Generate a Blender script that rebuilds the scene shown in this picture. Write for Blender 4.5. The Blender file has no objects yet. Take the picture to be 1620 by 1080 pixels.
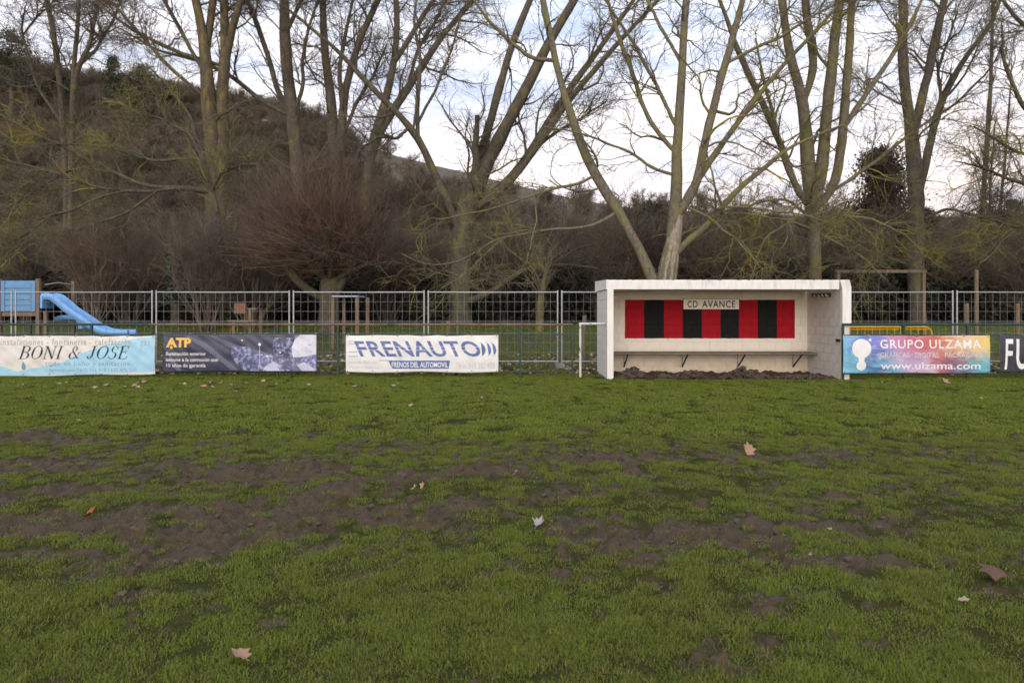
import bpy, bmesh, math, random
import numpy as np
from mathutils import Vector, Matrix
R = math.radians
rng = np.random.default_rng(7); random.seed(7)
scene = bpy.context.scene
COL = scene.collection

# ------------------------------------------------------------------ camera, sky, sun, exposure
F, HOR, CAMH = 1000.0, 490.0, 1.5           # focal length in photo pixels, horizon row, eye height
cam = bpy.data.cameras.new('camera'); camo = bpy.data.objects.new('camera', cam); COL.objects.link(camo)
cam.sensor_width = 36; cam.lens = 36*F/1620; cam.shift_y = -50/1620
cam.clip_start = .05; cam.clip_end = 3000
camo.location = (0, 0, CAMH); camo.rotation_euler = (R(90), 0, 0)
cam.dof.use_dof = True; cam.dof.focus_distance = 6.0; cam.dof.aperture_fstop = 2.4
scene.camera = camo
SUN_EL, SUN_AZ = 15, 186                     # degrees; azimuth clockwise from +Y: behind the camera
world = bpy.data.worlds.new('World'); scene.world = world; world.use_nodes = True
wn, wl = world.node_tree.nodes, world.node_tree.links
wn.clear()
w_out = wn.new('ShaderNodeOutputWorld'); w_bg = wn.new('ShaderNodeBackground')
w_sky = wn.new('ShaderNodeTexSky'); w_sky.sky_type = 'NISHITA'; w_sky.sun_disc = False
w_sky.sun_elevation = R(SUN_EL); w_sky.sun_rotation = R(SUN_AZ)
w_tc = wn.new('ShaderNodeTexCoord')
w_sep = wn.new('ShaderNodeSeparateXYZ'); wl.new(w_tc.outputs['Generated'], w_sep.inputs[0])
w_map = wn.new('ShaderNodeMapping'); w_map.inputs['Scale'].default_value = (2.2, 2.2, 11)
wl.new(w_tc.outputs['Generated'], w_map.inputs['Vector'])
w_no = wn.new('ShaderNodeTexNoise'); w_no.inputs['Scale'].default_value = 2.1; w_no.inputs['Detail'].default_value = 7
w_no.inputs['Roughness'].default_value = .58
wl.new(w_map.outputs[0], w_no.inputs['Vector'])
w_grad = wn.new('ShaderNodeValToRGB'); wl.new(w_sep.outputs['Z'], w_grad.inputs[0])   # cloud colour by elevation
e = w_grad.color_ramp.elements
e[0].position = 0.0; e[0].color = (1.0, .66, .50, 1)
e[1].position = 1.0; e[1].color = (.80, .86, .97, 1)
for p, c in ((.10, (1.0, .76, .65)), (.18, (.97, .86, .84)), (.32, (.90, .89, .93)), (.5, (.80, .86, .98))):
    k = e.new(p); k.color = (*c, 1)
w_cl = wn.new('ShaderNodeValToRGB'); wl.new(w_no.outputs['Fac'], w_cl.inputs[0])       # cloud bands: lilac-grey bellies to bright tops
e = w_cl.color_ramp.elements
e[0].position = .36; e[0].color = (.64, .71, .85, 1); e[1].position = .60; e[1].color = (1.14, 1.10, 1.07, 1)
w_mul = wn.new('ShaderNodeMix'); w_mul.data_type = 'RGBA'; w_mul.blend_type = 'MULTIPLY'; w_mul.inputs[0].default_value = 1
wl.new(w_grad.outputs[0], w_mul.inputs[6]); wl.new(w_cl.outputs[0], w_mul.inputs[7])
w_sc = wn.new('ShaderNodeMix'); w_sc.data_type = 'RGBA'; w_sc.blend_type = 'MULTIPLY'; w_sc.inputs[0].default_value = 1
wl.new(w_sky.outputs[0], w_sc.inputs[6]); w_sc.inputs[7].default_value = (.09, .09, .09, 1)
w_mix = wn.new('ShaderNodeMix'); w_mix.data_type = 'RGBA'; w_mix.inputs[0].default_value = .86
wl.new(w_sc.outputs[2], w_mix.inputs[6]); wl.new(w_mul.outputs[2], w_mix.inputs[7])
wl.new(w_mix.outputs[2], w_bg.inputs[0]); w_bg.inputs[1].default_value = .96
wl.new(w_bg.outputs[0], w_out.inputs[0])
sun = bpy.data.lights.new('sun', 'SUN'); suno = bpy.data.objects.new('sun', sun); COL.objects.link(suno)
sun.energy = 1.25; sun.angle = R(45); sun.color = (1, .93, .85)
suno.rotation_euler = (R(90-SUN_EL), 0, R(-(SUN_AZ-180)))
suno.location = (0, -20, 30)
scene.cycles.use_denoising = True; scene.cycles.denoiser = 'OPENIMAGEDENOISE'; scene.cycles.denoising_prefilter = 'ACCURATE'; scene.cycles.denoising_input_passes = 'RGB_ALBEDO_NORMAL'
scene.view_settings.view_transform = 'Standard'; scene.view_settings.look = 'None'
scene.view_settings.exposure = 0.66; scene.view_settings.gamma = 1.0

# ------------------------------------------------------------------ helpers
def PX(px, py, Y):                            # photo pixel at depth Y -> world point
    return np.array([(px-810)*Y/F, Y, CAMH-(py-HOR)*Y/F])
def srgb(r, g, b):
    f = lambda c: (c/255/12.92) if c <= 10 else ((c/255+.055)/1.055)**2.4
    return (f(r), f(g), f(b))
def sstep(a, b, x):
    t = np.clip((np.asarray(x, float)-a)/(b-a), 0, 1); return t*t*(3-2*t)
_tab = np.random.default_rng(3).random((256, 256))
def vnoise(x, y):
    xi, yi = np.floor(x).astype(int), np.floor(y).astype(int)
    fx, fy = x-xi, y-yi; fx = fx*fx*(3-2*fx); fy = fy*fy*(3-2*fy)
    a = _tab[xi & 255, yi & 255]; b = _tab[(xi+1) & 255, yi & 255]; c = _tab[xi & 255, (yi+1) & 255]; d = _tab[(xi+1) & 255, (yi+1) & 255]
    return (a*(1-fx)+b*fx)*(1-fy)+(c*(1-fx)+d*fx)*fy
def fbm(x, y, o=4):
    x = np.asarray(x, float); y = np.asarray(y, float); s = 0; a = .5; t = 0
    for i in range(o): s = s+a*vnoise(x+17.3*i, y+9.1*i); t += a; a *= .5; x = x*2.03; y = y*2.03
    return s/t
SK_PX = np.array([-900, 0, 100, 200, 300, 400, 480, 560, 640, 740, 900, 1000, 1100, 1300, 1620, 2600])
SK_PY = np.array([70, 120, 142, 158, 176, 196, 206, 226, 254, 276, 316, 338, 346, 350, 352, 352])
RY = 130.0
def gz(X, Y):                                 # terrain height away from the pitch
    X = np.asarray(X, float); Y = np.asarray(Y, float)
    rz = CAMH+(HOR-np.interp(810+X/RY*F, SK_PX, SK_PY))*RY/F
    bank = .85*sstep(17, 27, Y)+.02*np.maximum(0, np.minimum(Y, 60)-27)
    hill = sstep(42, 132, Y)*(rz-1.5)*(1-.15*sstep(132, 260, Y))
    return bank+hill+.05*(fbm(X*.4, Y*.4)-.5)*sstep(17, 22, Y)+2.2*(fbm(X*.06, Y*.06)-.5)*sstep(50, 80, Y)

def nodes_mat(name):
    m = bpy.data.materials.new(name); m.use_nodes = True
    n, l = m.node_tree.nodes, m.node_tree.links
    return m, n, l, n['Principled BSDF']
def pmat(name, c1, c2=None, scale=4.0, rough=.8, bump=0, metal=0, lo=.35, hi=.65, spec=.3, c3=None, s3=1.0, l3=.5, h3=.65, coord='Object', stretch=(1, 1, 1), trans=0):
    """two colours mixed by noise, an optional third in larger patches, optional bump"""
    m, n, l, b = nodes_mat(name)
    b.inputs['Roughness'].default_value = rough; b.inputs['Metallic'].default_value = metal
    b.inputs['Specular IOR Level'].default_value = spec
    c2 = c2 or tuple(v*.75 for v in c1)
    tc = n.new('ShaderNodeTexCoord'); mp = n.new('ShaderNodeMapping'); mp.inputs['Scale'].default_value = stretch
    l.new(tc.outputs[coord], mp.inputs[0])
    def layer(sc, lo, hi, det=6):
        no = n.new('ShaderNodeTexNoise'); no.inputs['Scale'].default_value = sc; no.inputs['Detail'].default_value = det
        no.inputs['Roughness'].default_value = .6
        l.new(mp.outputs[0], no.inputs['Vector'])
        mr = n.new('ShaderNodeMapRange'); mr.inputs[1].default_value = lo; mr.inputs[2].default_value = hi
        l.new(no.outputs['Fac'], mr.inputs[0]); return no, mr
    no, mr = layer(scale, lo, hi)
    mx = n.new('ShaderNodeMix'); mx.data_type = 'RGBA'
    mx.inputs[6].default_value = (*c1, 1); mx.inputs[7].default_value = (*c2, 1); l.new(mr.outputs[0], mx.inputs[0])
    out = mx.outputs[2]
    if c3:
        _, m3 = layer(s3, l3, h3)
        m2 = n.new('ShaderNodeMix'); m2.data_type = 'RGBA'; l.new(m3.outputs[0], m2.inputs[0])
        l.new(out, m2.inputs[6]); m2.inputs[7].default_value = (*c3, 1); out = m2.outputs[2]
    l.new(out, b.inputs['Base Color'])
    if bump:
        bp = n.new('ShaderNodeBump'); bp.inputs['Strength'].default_value = bump; bp.inputs['Distance'].default_value = .02
        l.new(no.outputs['Fac'], bp.inputs['Height']); l.new(bp.outputs[0], b.inputs['Normal'])
    if trans:
        t = n.new('ShaderNodeBsdfTranslucent'); l.new(out, t.inputs[0]); ms = n.new('ShaderNodeMixShader'); ms.inputs[0].default_value = trans
        l.new(b.outputs[0], ms.inputs[1]); l.new(t.outputs[0], ms.inputs[2]); l.new(ms.outputs[0], n['Material Output'].inputs[0])
    return m

def wloc(o):
    v = Vector((0, 0, 0))
    while o: v += o.location; o = o.parent
    return v
def put(o, parent=None, at=(0, 0, 0)):        # link, parent, and place so that its origin is at world 'at'
    COL.objects.link(o)
    if parent: o.parent = parent; o.location = Vector(at)-wloc(parent)
    else: o.location = at
    return o
def tag(o, label=None, cat=None, group=None, kind=None):
    if label: o['label'] = label
    if cat: o['category'] = cat
    if group: o['group'] = group
    if kind: o['kind'] = kind
    return o
def empty(name, loc, label, cat, group=None):
    o = bpy.data.objects.new(name, None); o.empty_display_size = .2; COL.objects.link(o); o.location = loc
    return tag(o, label, cat, group)
def mesh_np(name, V, Q, mat=None, smooth=False, T=None):
    """mesh from numpy verts, quads (and tris)"""
    me = bpy.data.meshes.new(name); V = np.asarray(V, np.float32)
    Q = np.zeros((0, 4), int) if Q is None else np.asarray(Q, int); T = np.zeros((0, 3), int) if T is None else np.asarray(T, int)
    me.vertices.add(len(V)); me.vertices.foreach_set('co', V.ravel())
    li = np.concatenate([Q.ravel(), T.ravel()]); me.loops.add(len(li)); me.loops.foreach_set('vertex_index', li.astype(np.int32))
    tot = np.concatenate([np.full(len(Q), 4), np.full(len(T), 3)]).astype(np.int32)
    st = np.concatenate([[0], np.cumsum(tot)[:-1]]).astype(np.int32)
    me.polygons.add(len(tot)); me.polygons.foreach_set('loop_start', st)
    try: me.polygons.foreach_set('loop_total', tot)
    except Exception: pass
    if smooth: me.polygons.foreach_set('use_smooth', np.ones(len(tot), bool))
    me.update(calc_edges=True); me.validate()
    if mat: me.materials.append(mat)
    return me
def obj(name, me, parent=None, at=(0, 0, 0)):
    return put(bpy.data.objects.new(name, me), parent, at)
def bm_mesh(name, bm, mat, smooth=False):
    me = bpy.data.meshes.new(name); bmesh.ops.recalc_face_normals(bm, faces=bm.faces); bm.to_mesh(me); bm.free(); me.materials.append(mat)
    if smooth: me.polygons.foreach_set('use_smooth', np.ones(len(me.polygons), bool))
    return me
def box_bm(bm, a, b, bevel=0):
    v = [bm.verts.new((x, y, z)) for x in (a[0], b[0]) for y in (a[1], b[1]) for z in (a[2], b[2])]
    fs = [(0, 1, 3, 2), (4, 6, 7, 5), (0, 4, 5, 1), (2, 3, 7, 6), (0, 2, 6, 4), (1, 5, 7, 3)]
    f = [bm.faces.new([v[i] for i in q]) for q in fs]
    if bevel:
        es = {e for q in f for e in q.edges}
        bmesh.ops.bevel(bm, geom=list(es), offset=bevel, segments=2, affect='EDGES', profile=.6)
def box(name, a, b, mat, parent=None, bevel=.004):
    bm = bmesh.new(); box_bm(bm, a, b, bevel); return obj(name, bm_mesh(name, bm, mat), parent)
def poly_prism(name, pts, y0, y1, mat, parent=None):   # outline in X,Z extruded in Y
    bm = bmesh.new()
    a = [bm.verts.new((p[0], y0, p[1])) for p in pts]; b = [bm.verts.new((p[0], y1, p[1])) for p in pts]
    bm.faces.new(a); bm.faces.new(b[::-1])
    for i in range(len(pts)): j = (i+1) % len(pts); bm.faces.new((a[i], b[i], b[j], a[j]))
    return obj(name, bm_mesh(name, bm, mat), parent)
class Tubes:                                   # collects tapered tubes, builds one mesh
    def __init__(s): s.g = {}
    def add(s, P, Rr, k=4):
        P = np.asarray(P, float); Rr = np.asarray(Rr, float)
        if P.ndim == 2: P = P[None]; Rr = Rr[None]
        s.g.setdefault((P.shape[1], k), []).append((P, Rr)); return s
    def mesh(s, name, mat, smooth=True):
        VV, QQ, off = [], [], 0
        for (n, k), L in s.g.items():
            P = np.concatenate([a for a, _ in L]); Rr = np.concatenate([b for _, b in L]); B = len(P)
            T = np.gradient(P, axis=1); T /= np.linalg.norm(T, axis=2, keepdims=True)+1e-9
            m = T.mean(1); ref = np.where(np.abs(m[:, 2:3]) < .7, [[0, 0, 1.]], [[1., .2, 0]])[:, None]
            U = np.cross(T, ref); U /= np.linalg.norm(U, axis=2, keepdims=True)+1e-9; W = np.cross(T, U)
            a = np.arange(k)*2*math.pi/k
            V = P[:, :, None]+Rr[:, :, None, None]*(np.cos(a)[None, None, :, None]*U[:, :, None]+np.sin(a)[None, None, :, None]*W[:, :, None])
            VV.append(V.reshape(-1, 3))
            b = np.arange(B)[:, None, None]*n*k; i = np.arange(n-1)[None, :, None]*k; j = np.arange(k)[None, None]; j2 = (j+1) % k
            q = np.stack([b+i+j, b+i+j2, b+i+k+j2, b+i+k+j], -1).reshape(-1, 4)+off
            QQ.append(q); off += B*n*k
        return mesh_np(name, np.concatenate(VV), np.concatenate(QQ), mat, smooth)
def tube(name, pts, r, mat, parent=None, k=8):
    P = np.asarray(pts, float); return obj(name, Tubes().add(P, np.full(len(P), r), k).mesh(name, mat), parent)
def bar(bm, p, q, w, d):                        # square bar between two points
    p, q = Vector(p), Vector(q); z = (q-p).normalized(); x = z.cross(Vector((0, 1, 0)))
    if x.length < 1e-3: x = Vector((1, 0, 0))
    x.normalize(); y = z.cross(x)
    c = [p+x*w*sx+y*d*sy for sx, sy in ((-.5, -.5), (.5, -.5), (.5, .5), (-.5, .5))]; e = [v+(q-p) for v in c]
    a = [bm.verts.new(v) for v in c]; b = [bm.verts.new(v) for v in e]
    bm.faces.new(a[::-1]); bm.faces.new(b)
    for i in range(4): bm.faces.new((a[i], a[(i+1) % 4], b[(i+1) % 4], b[i]))
def barobj(name, p, q, w, d, mat, parent=None):
    bm = bmesh.new(); bar(bm, p, q, w, d); return obj(name, bm_mesh(name, bm, mat), parent)

def scatter(name, pts, rots, scl, idx, protos, kind='stuff', label=None, cat=None):
    """one 'stuff' object that strews prototypes over points with geometry nodes"""
    me = bpy.data.meshes.new(name); n = len(pts)
    me.vertices.add(n); me.vertices.foreach_set('co', np.asarray(pts, np.float32).ravel())
    for nm, ty, key, val in (('rot', 'FLOAT_VECTOR', 'vector', rots), ('scl', 'FLOAT_VECTOR', 'vector', scl), ('idx', 'INT', 'value', idx)):
        a = me.attributes.new(nm, ty, 'POINT'); a.data.foreach_set(key, np.asarray(val, np.int32 if ty == 'INT' else np.float32).ravel())
    o = obj(name, me); tag(o, label, cat, None, kind)
    ng = bpy.data.node_groups.new(name, 'GeometryNodeTree')
    ng.interface.new_socket('Geometry', in_out='INPUT', socket_type='NodeSocketGeometry'); ng.interface.new_socket('Geometry', in_out='OUTPUT', socket_type='NodeSocketGeometry')
    N, L = ng.nodes, ng.links
    gi, go, ip, jn = N.new('NodeGroupInput'), N.new('NodeGroupOutput'), N.new('GeometryNodeInstanceOnPoints'), N.new('GeometryNodeJoinGeometry')
    for p in reversed(protos):
        oi = N.new('GeometryNodeObjectInfo'); oi.inputs['Object'].default_value = p; oi.inputs['As Instance'].default_value = True
        L.new(oi.outputs['Geometry'], jn.inputs[0])
    def attr(nm, ty):
        a = N.new('GeometryNodeInputNamedAttribute'); a.data_type = ty; a.inputs[0].default_value = nm; return a.outputs[0]
    L.new(gi.outputs[0], ip.inputs['Points']); L.new(jn.outputs[0], ip.inputs['Instance']); ip.inputs['Pick Instance'].default_value = True
    L.new(attr('idx', 'INT'), ip.inputs['Instance Index']); L.new(attr('rot', 'FLOAT_VECTOR'), ip.inputs['Rotation']); L.new(attr('scl', 'FLOAT_VECTOR'), ip.inputs['Scale'])
    L.new(ip.outputs[0], go.inputs[0])
    md = o.modifiers.new('strew', 'NODES'); md.node_group = ng
    return o
def proto(name, me): return bpy.data.objects.new(name, me)

# ------------------------------------------------------------------ the pitch: mud, turf, grass
MUD = [(40, 690, 60, 9, 1), (150, 698, 70, 4, .8), (330, 700, 50, 4, .9), (235, 685, 25, 4, .7), (100, 735, 130, 12, .75), (400, 745, 170, 16, .85), (490, 738, 45, 12, 1), (180, 772, 170, 10, .9),
       (550, 775, 70, 20, 1.1), (420, 812, 300, 16, 1.15), (90, 828, 150, 16, 1.3), (700, 752, 110, 11, .95), (765, 747, 55, 10, 1.2), (500, 866, 110, 11, .9), (200, 872, 200, 18, .9), (330, 842, 170, 14, .95), (690, 800, 90, 16, .75),
       (1000, 724, 170, 6, .8), (1005, 746, 35, 6, 1.1), (1250, 721, 140, 6, .75), (900, 780, 60, 10, .55), (930, 855, 60, 18, 1), (1090, 850, 190, 20, 1.0), (1210, 832, 140, 8, .95), (1350, 892, 110, 16, 1.05), (1160, 882, 160, 14, .85), (975, 872, 45, 6, 1.2),
       (1330, 786, 110, 7, .6), (1580, 802, 60, 9, .7), (220, 932, 45, 8, .7), (1000, 972, 60, 12, .7), (1590, 932, 60, 10, .9), (190, 947, 20, 6, .9), (430, 987, 22, 8, .8), (340, 1005, 60, 8, .5), (1500, 968, 60, 10, .6), (1390, 1020, 60, 10, .5), (690, 1000, 50, 8, .4), (60, 1075, 60, 10, .5), (850, 1060, 60, 10, .4)]
_M = []
for cx, cy, rx, ry, s in MUD:
    Yc = 1500/(cy-HOR); _M.append(((cx-810)*Yc/F, Yc, rx*Yc/F, (1500/(cy-ry-HOR)-1500/(cy+ry-HOR))/2, s))
def mudval(x, y):
    E = np.zeros_like(x)
    for cx, cy, rx, ry, s in _M: E = np.maximum(E, s*np.exp(-(((x-cx)/rx)**2+((y-cy)/ry)**2)*.8))
    n = fbm(x*1.7, y*2.2, 5)-.5; n2 = fbm(x*7+40, y*8, 4)-.5; n3 = fbm(x*24+7, y*19, 3)-.5; st = fbm(x*1.1+31, y*4.3+5, 4)
    band = sstep(9.0, 7.0, y)*sstep(3.0, 4.3, y)
    v = E*(.18+1.15*st)+n*.9+n2*1.25+n3*.8+.15*band*(.8+.4*sstep(2, -3, x))+.13*sstep(9.5, 6, y)
    front = .8*np.exp(-((y-13.62)/.22)**2)*sstep(1.9, 2.3, x)*(1-sstep(7.1, 8.6, x))     # worn strip before the dugout
    front = front+1.0*sstep(13.7, 13.8, y)*sstep(1.9, 2.1, x)*(1-sstep(7.2, 7.3, x))
    return sstep(.36, .64, v*sstep(11.0, 7.5, y)+front+n2*.2)
def pitch_h(x, y, m=None):
    m = mudval(x, y) if m is None else m
    h = .012*(fbm(x*.8, y*.8)-.5)
    lump = fbm(x*7, y*7, 4)-.5; fine = fbm(x*24, y*24, 3)-.5
    h = h+m*(-.012+.17*np.maximum(lump, -.14)+.085*fine)+(1-m)*.012*fine
    for px, py, r, a in ((495, 742, .22, .10), (552, 778, .26, .11), (40, 692, .35, .07), (765, 750, .4, .07), (275, 735, .14, .06), (975, 872, .12, .05), (1060, 742, .12, .03), (440, 985, .08, .035)):
        c = PX(px, py, 1500/(py-HOR)); d2 = ((x-c[0])**2+((y-c[1])*.9)**2)/r**2
        h = h+a*np.exp(-d2)*(.35+1.3*fbm(x*14, y*14, 3))
    return h
NR, NC = 420, 520
yy = np.exp(np.linspace(math.log(1.7), math.log(16.9), NR)); u = np.linspace(-1, 1, NC)
GY = np.repeat(yy[:, None], NC, 1); GX = u[None]*(.98*GY+1.8)
GM = mudval(GX, GY); GH = pitch_h(GX, GY, GM)
i, j = np.meshgrid(np.arange(NR-1), np.arange(NC-1), indexing='ij'); b0 = (i*NC+j).ravel()
me = mesh_np('pitch', np.stack([GX, GY, GH], -1).reshape(-1, 3), np.stack([b0, b0+1, b0+NC+1, b0+NC], -1), None, True)
a = me.attributes.new('mud', 'FLOAT', 'POINT'); a.data.foreach_set('value', GM.astype(np.float32).ravel())
def pitch_material():
    m, n, l, b = nodes_mat('pitch_soil_and_turf')
    at = n.new('ShaderNodeAttribute'); at.attribute_name = 'mud'
    tc = n.new('ShaderNodeTexCoord')
    def noise(s, d=6):
        q = n.new('ShaderNodeTexNoise'); q.inputs['Scale'].default_value = s; q.inputs['Detail'].default_value = d; l.new(tc.outputs['Object'], q.inputs['Vector']); return q
    def mix(f, c1, c2):
        q = n.new('ShaderNodeMix'); q.data_type = 'RGBA'
        for s, v in ((0, f), (6, c1), (7, c2)):
            if isinstance(v, tuple): q.inputs[s].default_value = (*v, 1)
            else: l.new(v, q.inputs[s])
        return q.outputs[2]
    n1, n2, n3 = noise(3.5), noise(28), noise(.6, 3)
    mud = mix(n1.outputs['Fac'], (.026, .017, .009), (.118, .080, .047)); mud = mix(n2.outputs['Fac'], mud, (.072, .049, .029))
    turf = mix(n2.outputs['Fac'], (.026, .026, .011), (.060, .060, .020)); turf = mix(n3.outputs['Fac'], turf, (.044, .048, .015))
    l.new(mix(at.outputs['Fac'], turf, mud), b.inputs['Base Color'])
    mr = n.new('ShaderNodeMapRange'); l.new(n1.outputs['Fac'], mr.inputs[0]); mr.inputs[1].default_value = .38; mr.inputs[2].default_value = .62; mr.inputs[3].default_value = .55; mr.inputs[4].default_value = .95
    l.new(mr.outputs[0], b.inputs['Roughness']); sm_ = n.new('ShaderNodeMath'); sm_.operation = 'MULTIPLY'; l.new(at.outputs['Fac'], sm_.inputs[0]); sm_.inputs[1].default_value = .22; l.new(sm_.outputs[0], b.inputs['Specular IOR Level'])
    bp = n.new('ShaderNodeBump'); bp.inputs['Strength'].default_value = .9; bp.inputs['Distance'].default_value = .03
    l.new(n2.outputs['Fac'], bp.inputs['Height']); l.new(bp.outputs[0], b.inputs['Normal'])
    return m
me.materials.append(pitch_material())
tag(obj('pitch', me), 'worn green football pitch with churned brown mud patches', None, None, 'structure')

# the ground beyond, one sheet to the horizon
ys = np.concatenate([np.linspace(-80, 1, 12), np.linspace(3, 16.6, 8), np.linspace(16.9, 40, 40), np.linspace(41, 140, 70), np.linspace(145, 900, 25)])
xs = np.concatenate([np.linspace(-900, -130, 20), np.linspace(-125, 125, 160), np.linspace(130, 900, 20)])
X2, Y2 = np.meshgrid(xs, ys); Z2 = gz(X2, Y2)-.05*(1-sstep(16.6, 17.5, Y2))
nr, nc = X2.shape; i, j = np.meshgrid(np.arange(nr-1), np.arange(nc-1), indexing='ij'); b0 = (i*nc+j).ravel()
m_ground = pmat('ground_grass_and_leaf_mould', (.055, .080, .016), (.070, .070, .028), 1.4, .95, .4, c3=(.075, .055, .038), s3=.35, l3=.50, h3=.66)
m_hill = pmat('hillside_scrub', (.085, .064, .044), (.12, .095, .064), .35, .95, .4, c3=(.070, .072, .030), s3=.06, l3=.54, h3=.64)
me = mesh_np('ground', np.stack([X2, Y2, Z2], -1).reshape(-1, 3), np.stack([b0, b0+1, b0+nc+1, b0+nc], -1), m_ground, True)
me.materials.append(m_hill); me.polygons.foreach_set('material_index', (np.repeat(ys[:-1], nc-1) > 31).astype(np.int32))
tag(obj('ground', me), 'park lawn rising to a scrubby hillside behind the pitch', None, None, 'structure')

# grass blades
def grass_mat(name, a, b, c):
    m, n, l, p = nodes_mat(name)
    oi = n.new('ShaderNodeObjectInfo'); ge = n.new('ShaderNodeNewGeometry'); no = n.new('ShaderNodeTexNoise'); no.inputs['Scale'].default_value = .9; no.inputs['Detail'].default_value = 4
    l.new(ge.outputs['Position'], no.inputs['Vector'])
    m1 = n.new('ShaderNodeMix'); m1.data_type = 'RGBA'; l.new(oi.outputs['Random'], m1.inputs[0]); m1.inputs[6].default_value = (*a, 1); m1.inputs[7].default_value = (*b, 1)
    mr = n.new('ShaderNodeMapRange'); mr.inputs[1].default_value = .42; mr.inputs[2].default_value = .68; l.new(no.outputs['Fac'], mr.inputs[0])
    m2 = n.new('ShaderNodeMix'); m2.data_type = 'RGBA'; l.new(mr.outputs[0], m2.inputs[0]); l.new(m1.outputs[2], m2.inputs[6]); m2.inputs[7].default_value = (*c, 1)
    l.new(m2.outputs[2], p.inputs['Base Color']); p.inputs['Roughness'].default_value = .6; p.inputs['Specular IOR Level'].default_value = .25
    t = n.new('ShaderNodeBsdfTranslucent'); l.new(m2.outputs[2], t.inputs[0]); ms = n.new('ShaderNodeMixShader'); ms.inputs[0].default_value = .3
    l.new(p.outputs[0], ms.inputs[1]); l.new(t.outputs[0], ms.inputs[2]); l.new(ms.outputs[0], n['Material Output'].inputs[0])
    return m
g_green = grass_mat('grass_blades', (.100, .142, .013), (.235, .250, .036), (.178, .235, .019))
g_dry = grass_mat('dry_grass_blades', (.26, .22, .085), (.17, .18, .05), (.23, .19, .08))
def tuft(nb, rad, h, w, dry, seed):
    r = np.random.default_rng(seed); V, Q, T, M = [], [], [], []
    for k in range(nb):
        a = r.uniform(0, 6.283); d = rad*math.sqrt(r.random()); x, y = d*math.cos(a), d*math.sin(a)
        hh = h*r.uniform(.45, 1.15); la = r.uniform(0, 6.283); lean = hh*r.uniform(.25, 1.25); ww = w*r.uniform(.6, 1.2)
        px, py = -math.sin(la)*ww/2, math.cos(la)*ww/2; lx, ly = math.cos(la)*lean, math.sin(la)*lean
        b = len(V)
        V += [(x-px, y-py, -.004), (x+px, y+py, -.004), (x+lx*.35+px*.8, y+ly*.35+py*.8, hh*.6), (x+lx*.35-px*.8, y+ly*.35-py*.8, hh*.6), (x+lx, y+ly, hh*(1-.25*lean/hh))]
        Q.append((b, b+1, b+2, b+3)); T.append((b+3, b+2, b+4)); M.append(1 if r.random() < dry else 0)
    me = mesh_np('grass_tuft', V, Q, None, False, T); me.materials.append(g_green); me.materials.append(g_dry)
    me.polygons.foreach_set('material_index', np.array(M+M, np.int32)); return me
tufts = [proto('grass_tuft', tuft(58, .06, .025, .0027, .18, 1)), proto('grass_tuft', tuft(58, .06, .030, .0027, .12, 2)), proto('grass_tuft', tuft(50, .065, .020, .0028, .38, 3)), proto('grass_tuft', tuft(34, .04, .046, .003, .08, 4)),
         proto('grass_tuft', tuft(80, .13, .042, .008, .10, 5)), proto('grass_tuft', tuft(80, .13, .036, .008, .06, 6))]
def strew_grass():
    P, S, I = [], [], []
    for y0, y1, den, near in ((1.9, 4.2, 760, 1), (4.2, 7.5, 500, 1), (7.5, 14.6, 105, 0)):
        A = (y1-y0)*(.98*(y0+y1)+2.4); n = int(A*den)
        y = np.sqrt(rng.uniform(y0**2, y1**2, n)); x = rng.uniform(-1, 1, n)*(.93*y+1.2)
        m = mudval(x, y); clump = fbm(x*5, y*5, 3)
        keep = rng.random(n) < (1-m)**1.6*np.clip(.18+2.6*(clump-.34), .08, 1)*.90+.05+.14*(fbm(x*3.3+9, y*3.3, 3) > .56)
        keep &= ~((x > 2.05) & (x < 7.2) & (y > 13.75))
        x, y, m, clump = x[keep], y[keep], m[keep], clump[keep]
        P.append(np.stack([x, y, pitch_h(x, y, m)], -1)); s = (.35+.85*clump)*rng.uniform(.7, 1.25, len(x))*(1-.35*m)
        S.append(np.stack([np.ones(len(x))*rng.uniform(.8, 1.2, len(x)), np.ones(len(x)), s], -1))
        I.append(rng.choice([0, 1, 2, 3], len(x), p=[.36, .3, .26, .08]) if near else rng.choice([4, 5], len(x)))
    P, S, I = np.concatenate(P), np.concatenate(S), np.concatenate(I); Rt = np.zeros_like(P); Rt[:, 2] = rng.uniform(0, 6.283, len(P))
    scatter('grass', P, Rt, S, I, tufts, label='short green grass growing over the pitch', cat='grass')
    # lawn behind the fence and rank grass along its foot
    n = 9000; y = rng.uniform(14.3, 30, n); x = rng.uniform(-1, 1, n)*(.95*y+1)
    k = ~((x > 1.8) & (x < 7.4) & (y < 15.7)) & (fbm(x*.5, y*.7, 3) > .40+.10*(y < 20)); x, y = x[k], y[k]
    z = np.where(y < 16.9, pitch_h(x, y), gz(x, y)); P = np.stack([x, y, z], -1); Rt = np.zeros_like(P); Rt[:, 2] = rng.uniform(0, 6.28, len(P))
    S = np.stack([np.full(len(x), 1.3), np.full(len(x), 1.3), rng.uniform(.9, 1.8, len(x))], -1)
    scatter('lawn_grass', P, Rt, S, rng.choice([4, 5], len(x)), tufts, label='grass of the park lawn behind the fences', cat='grass')
strew_grass()

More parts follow.
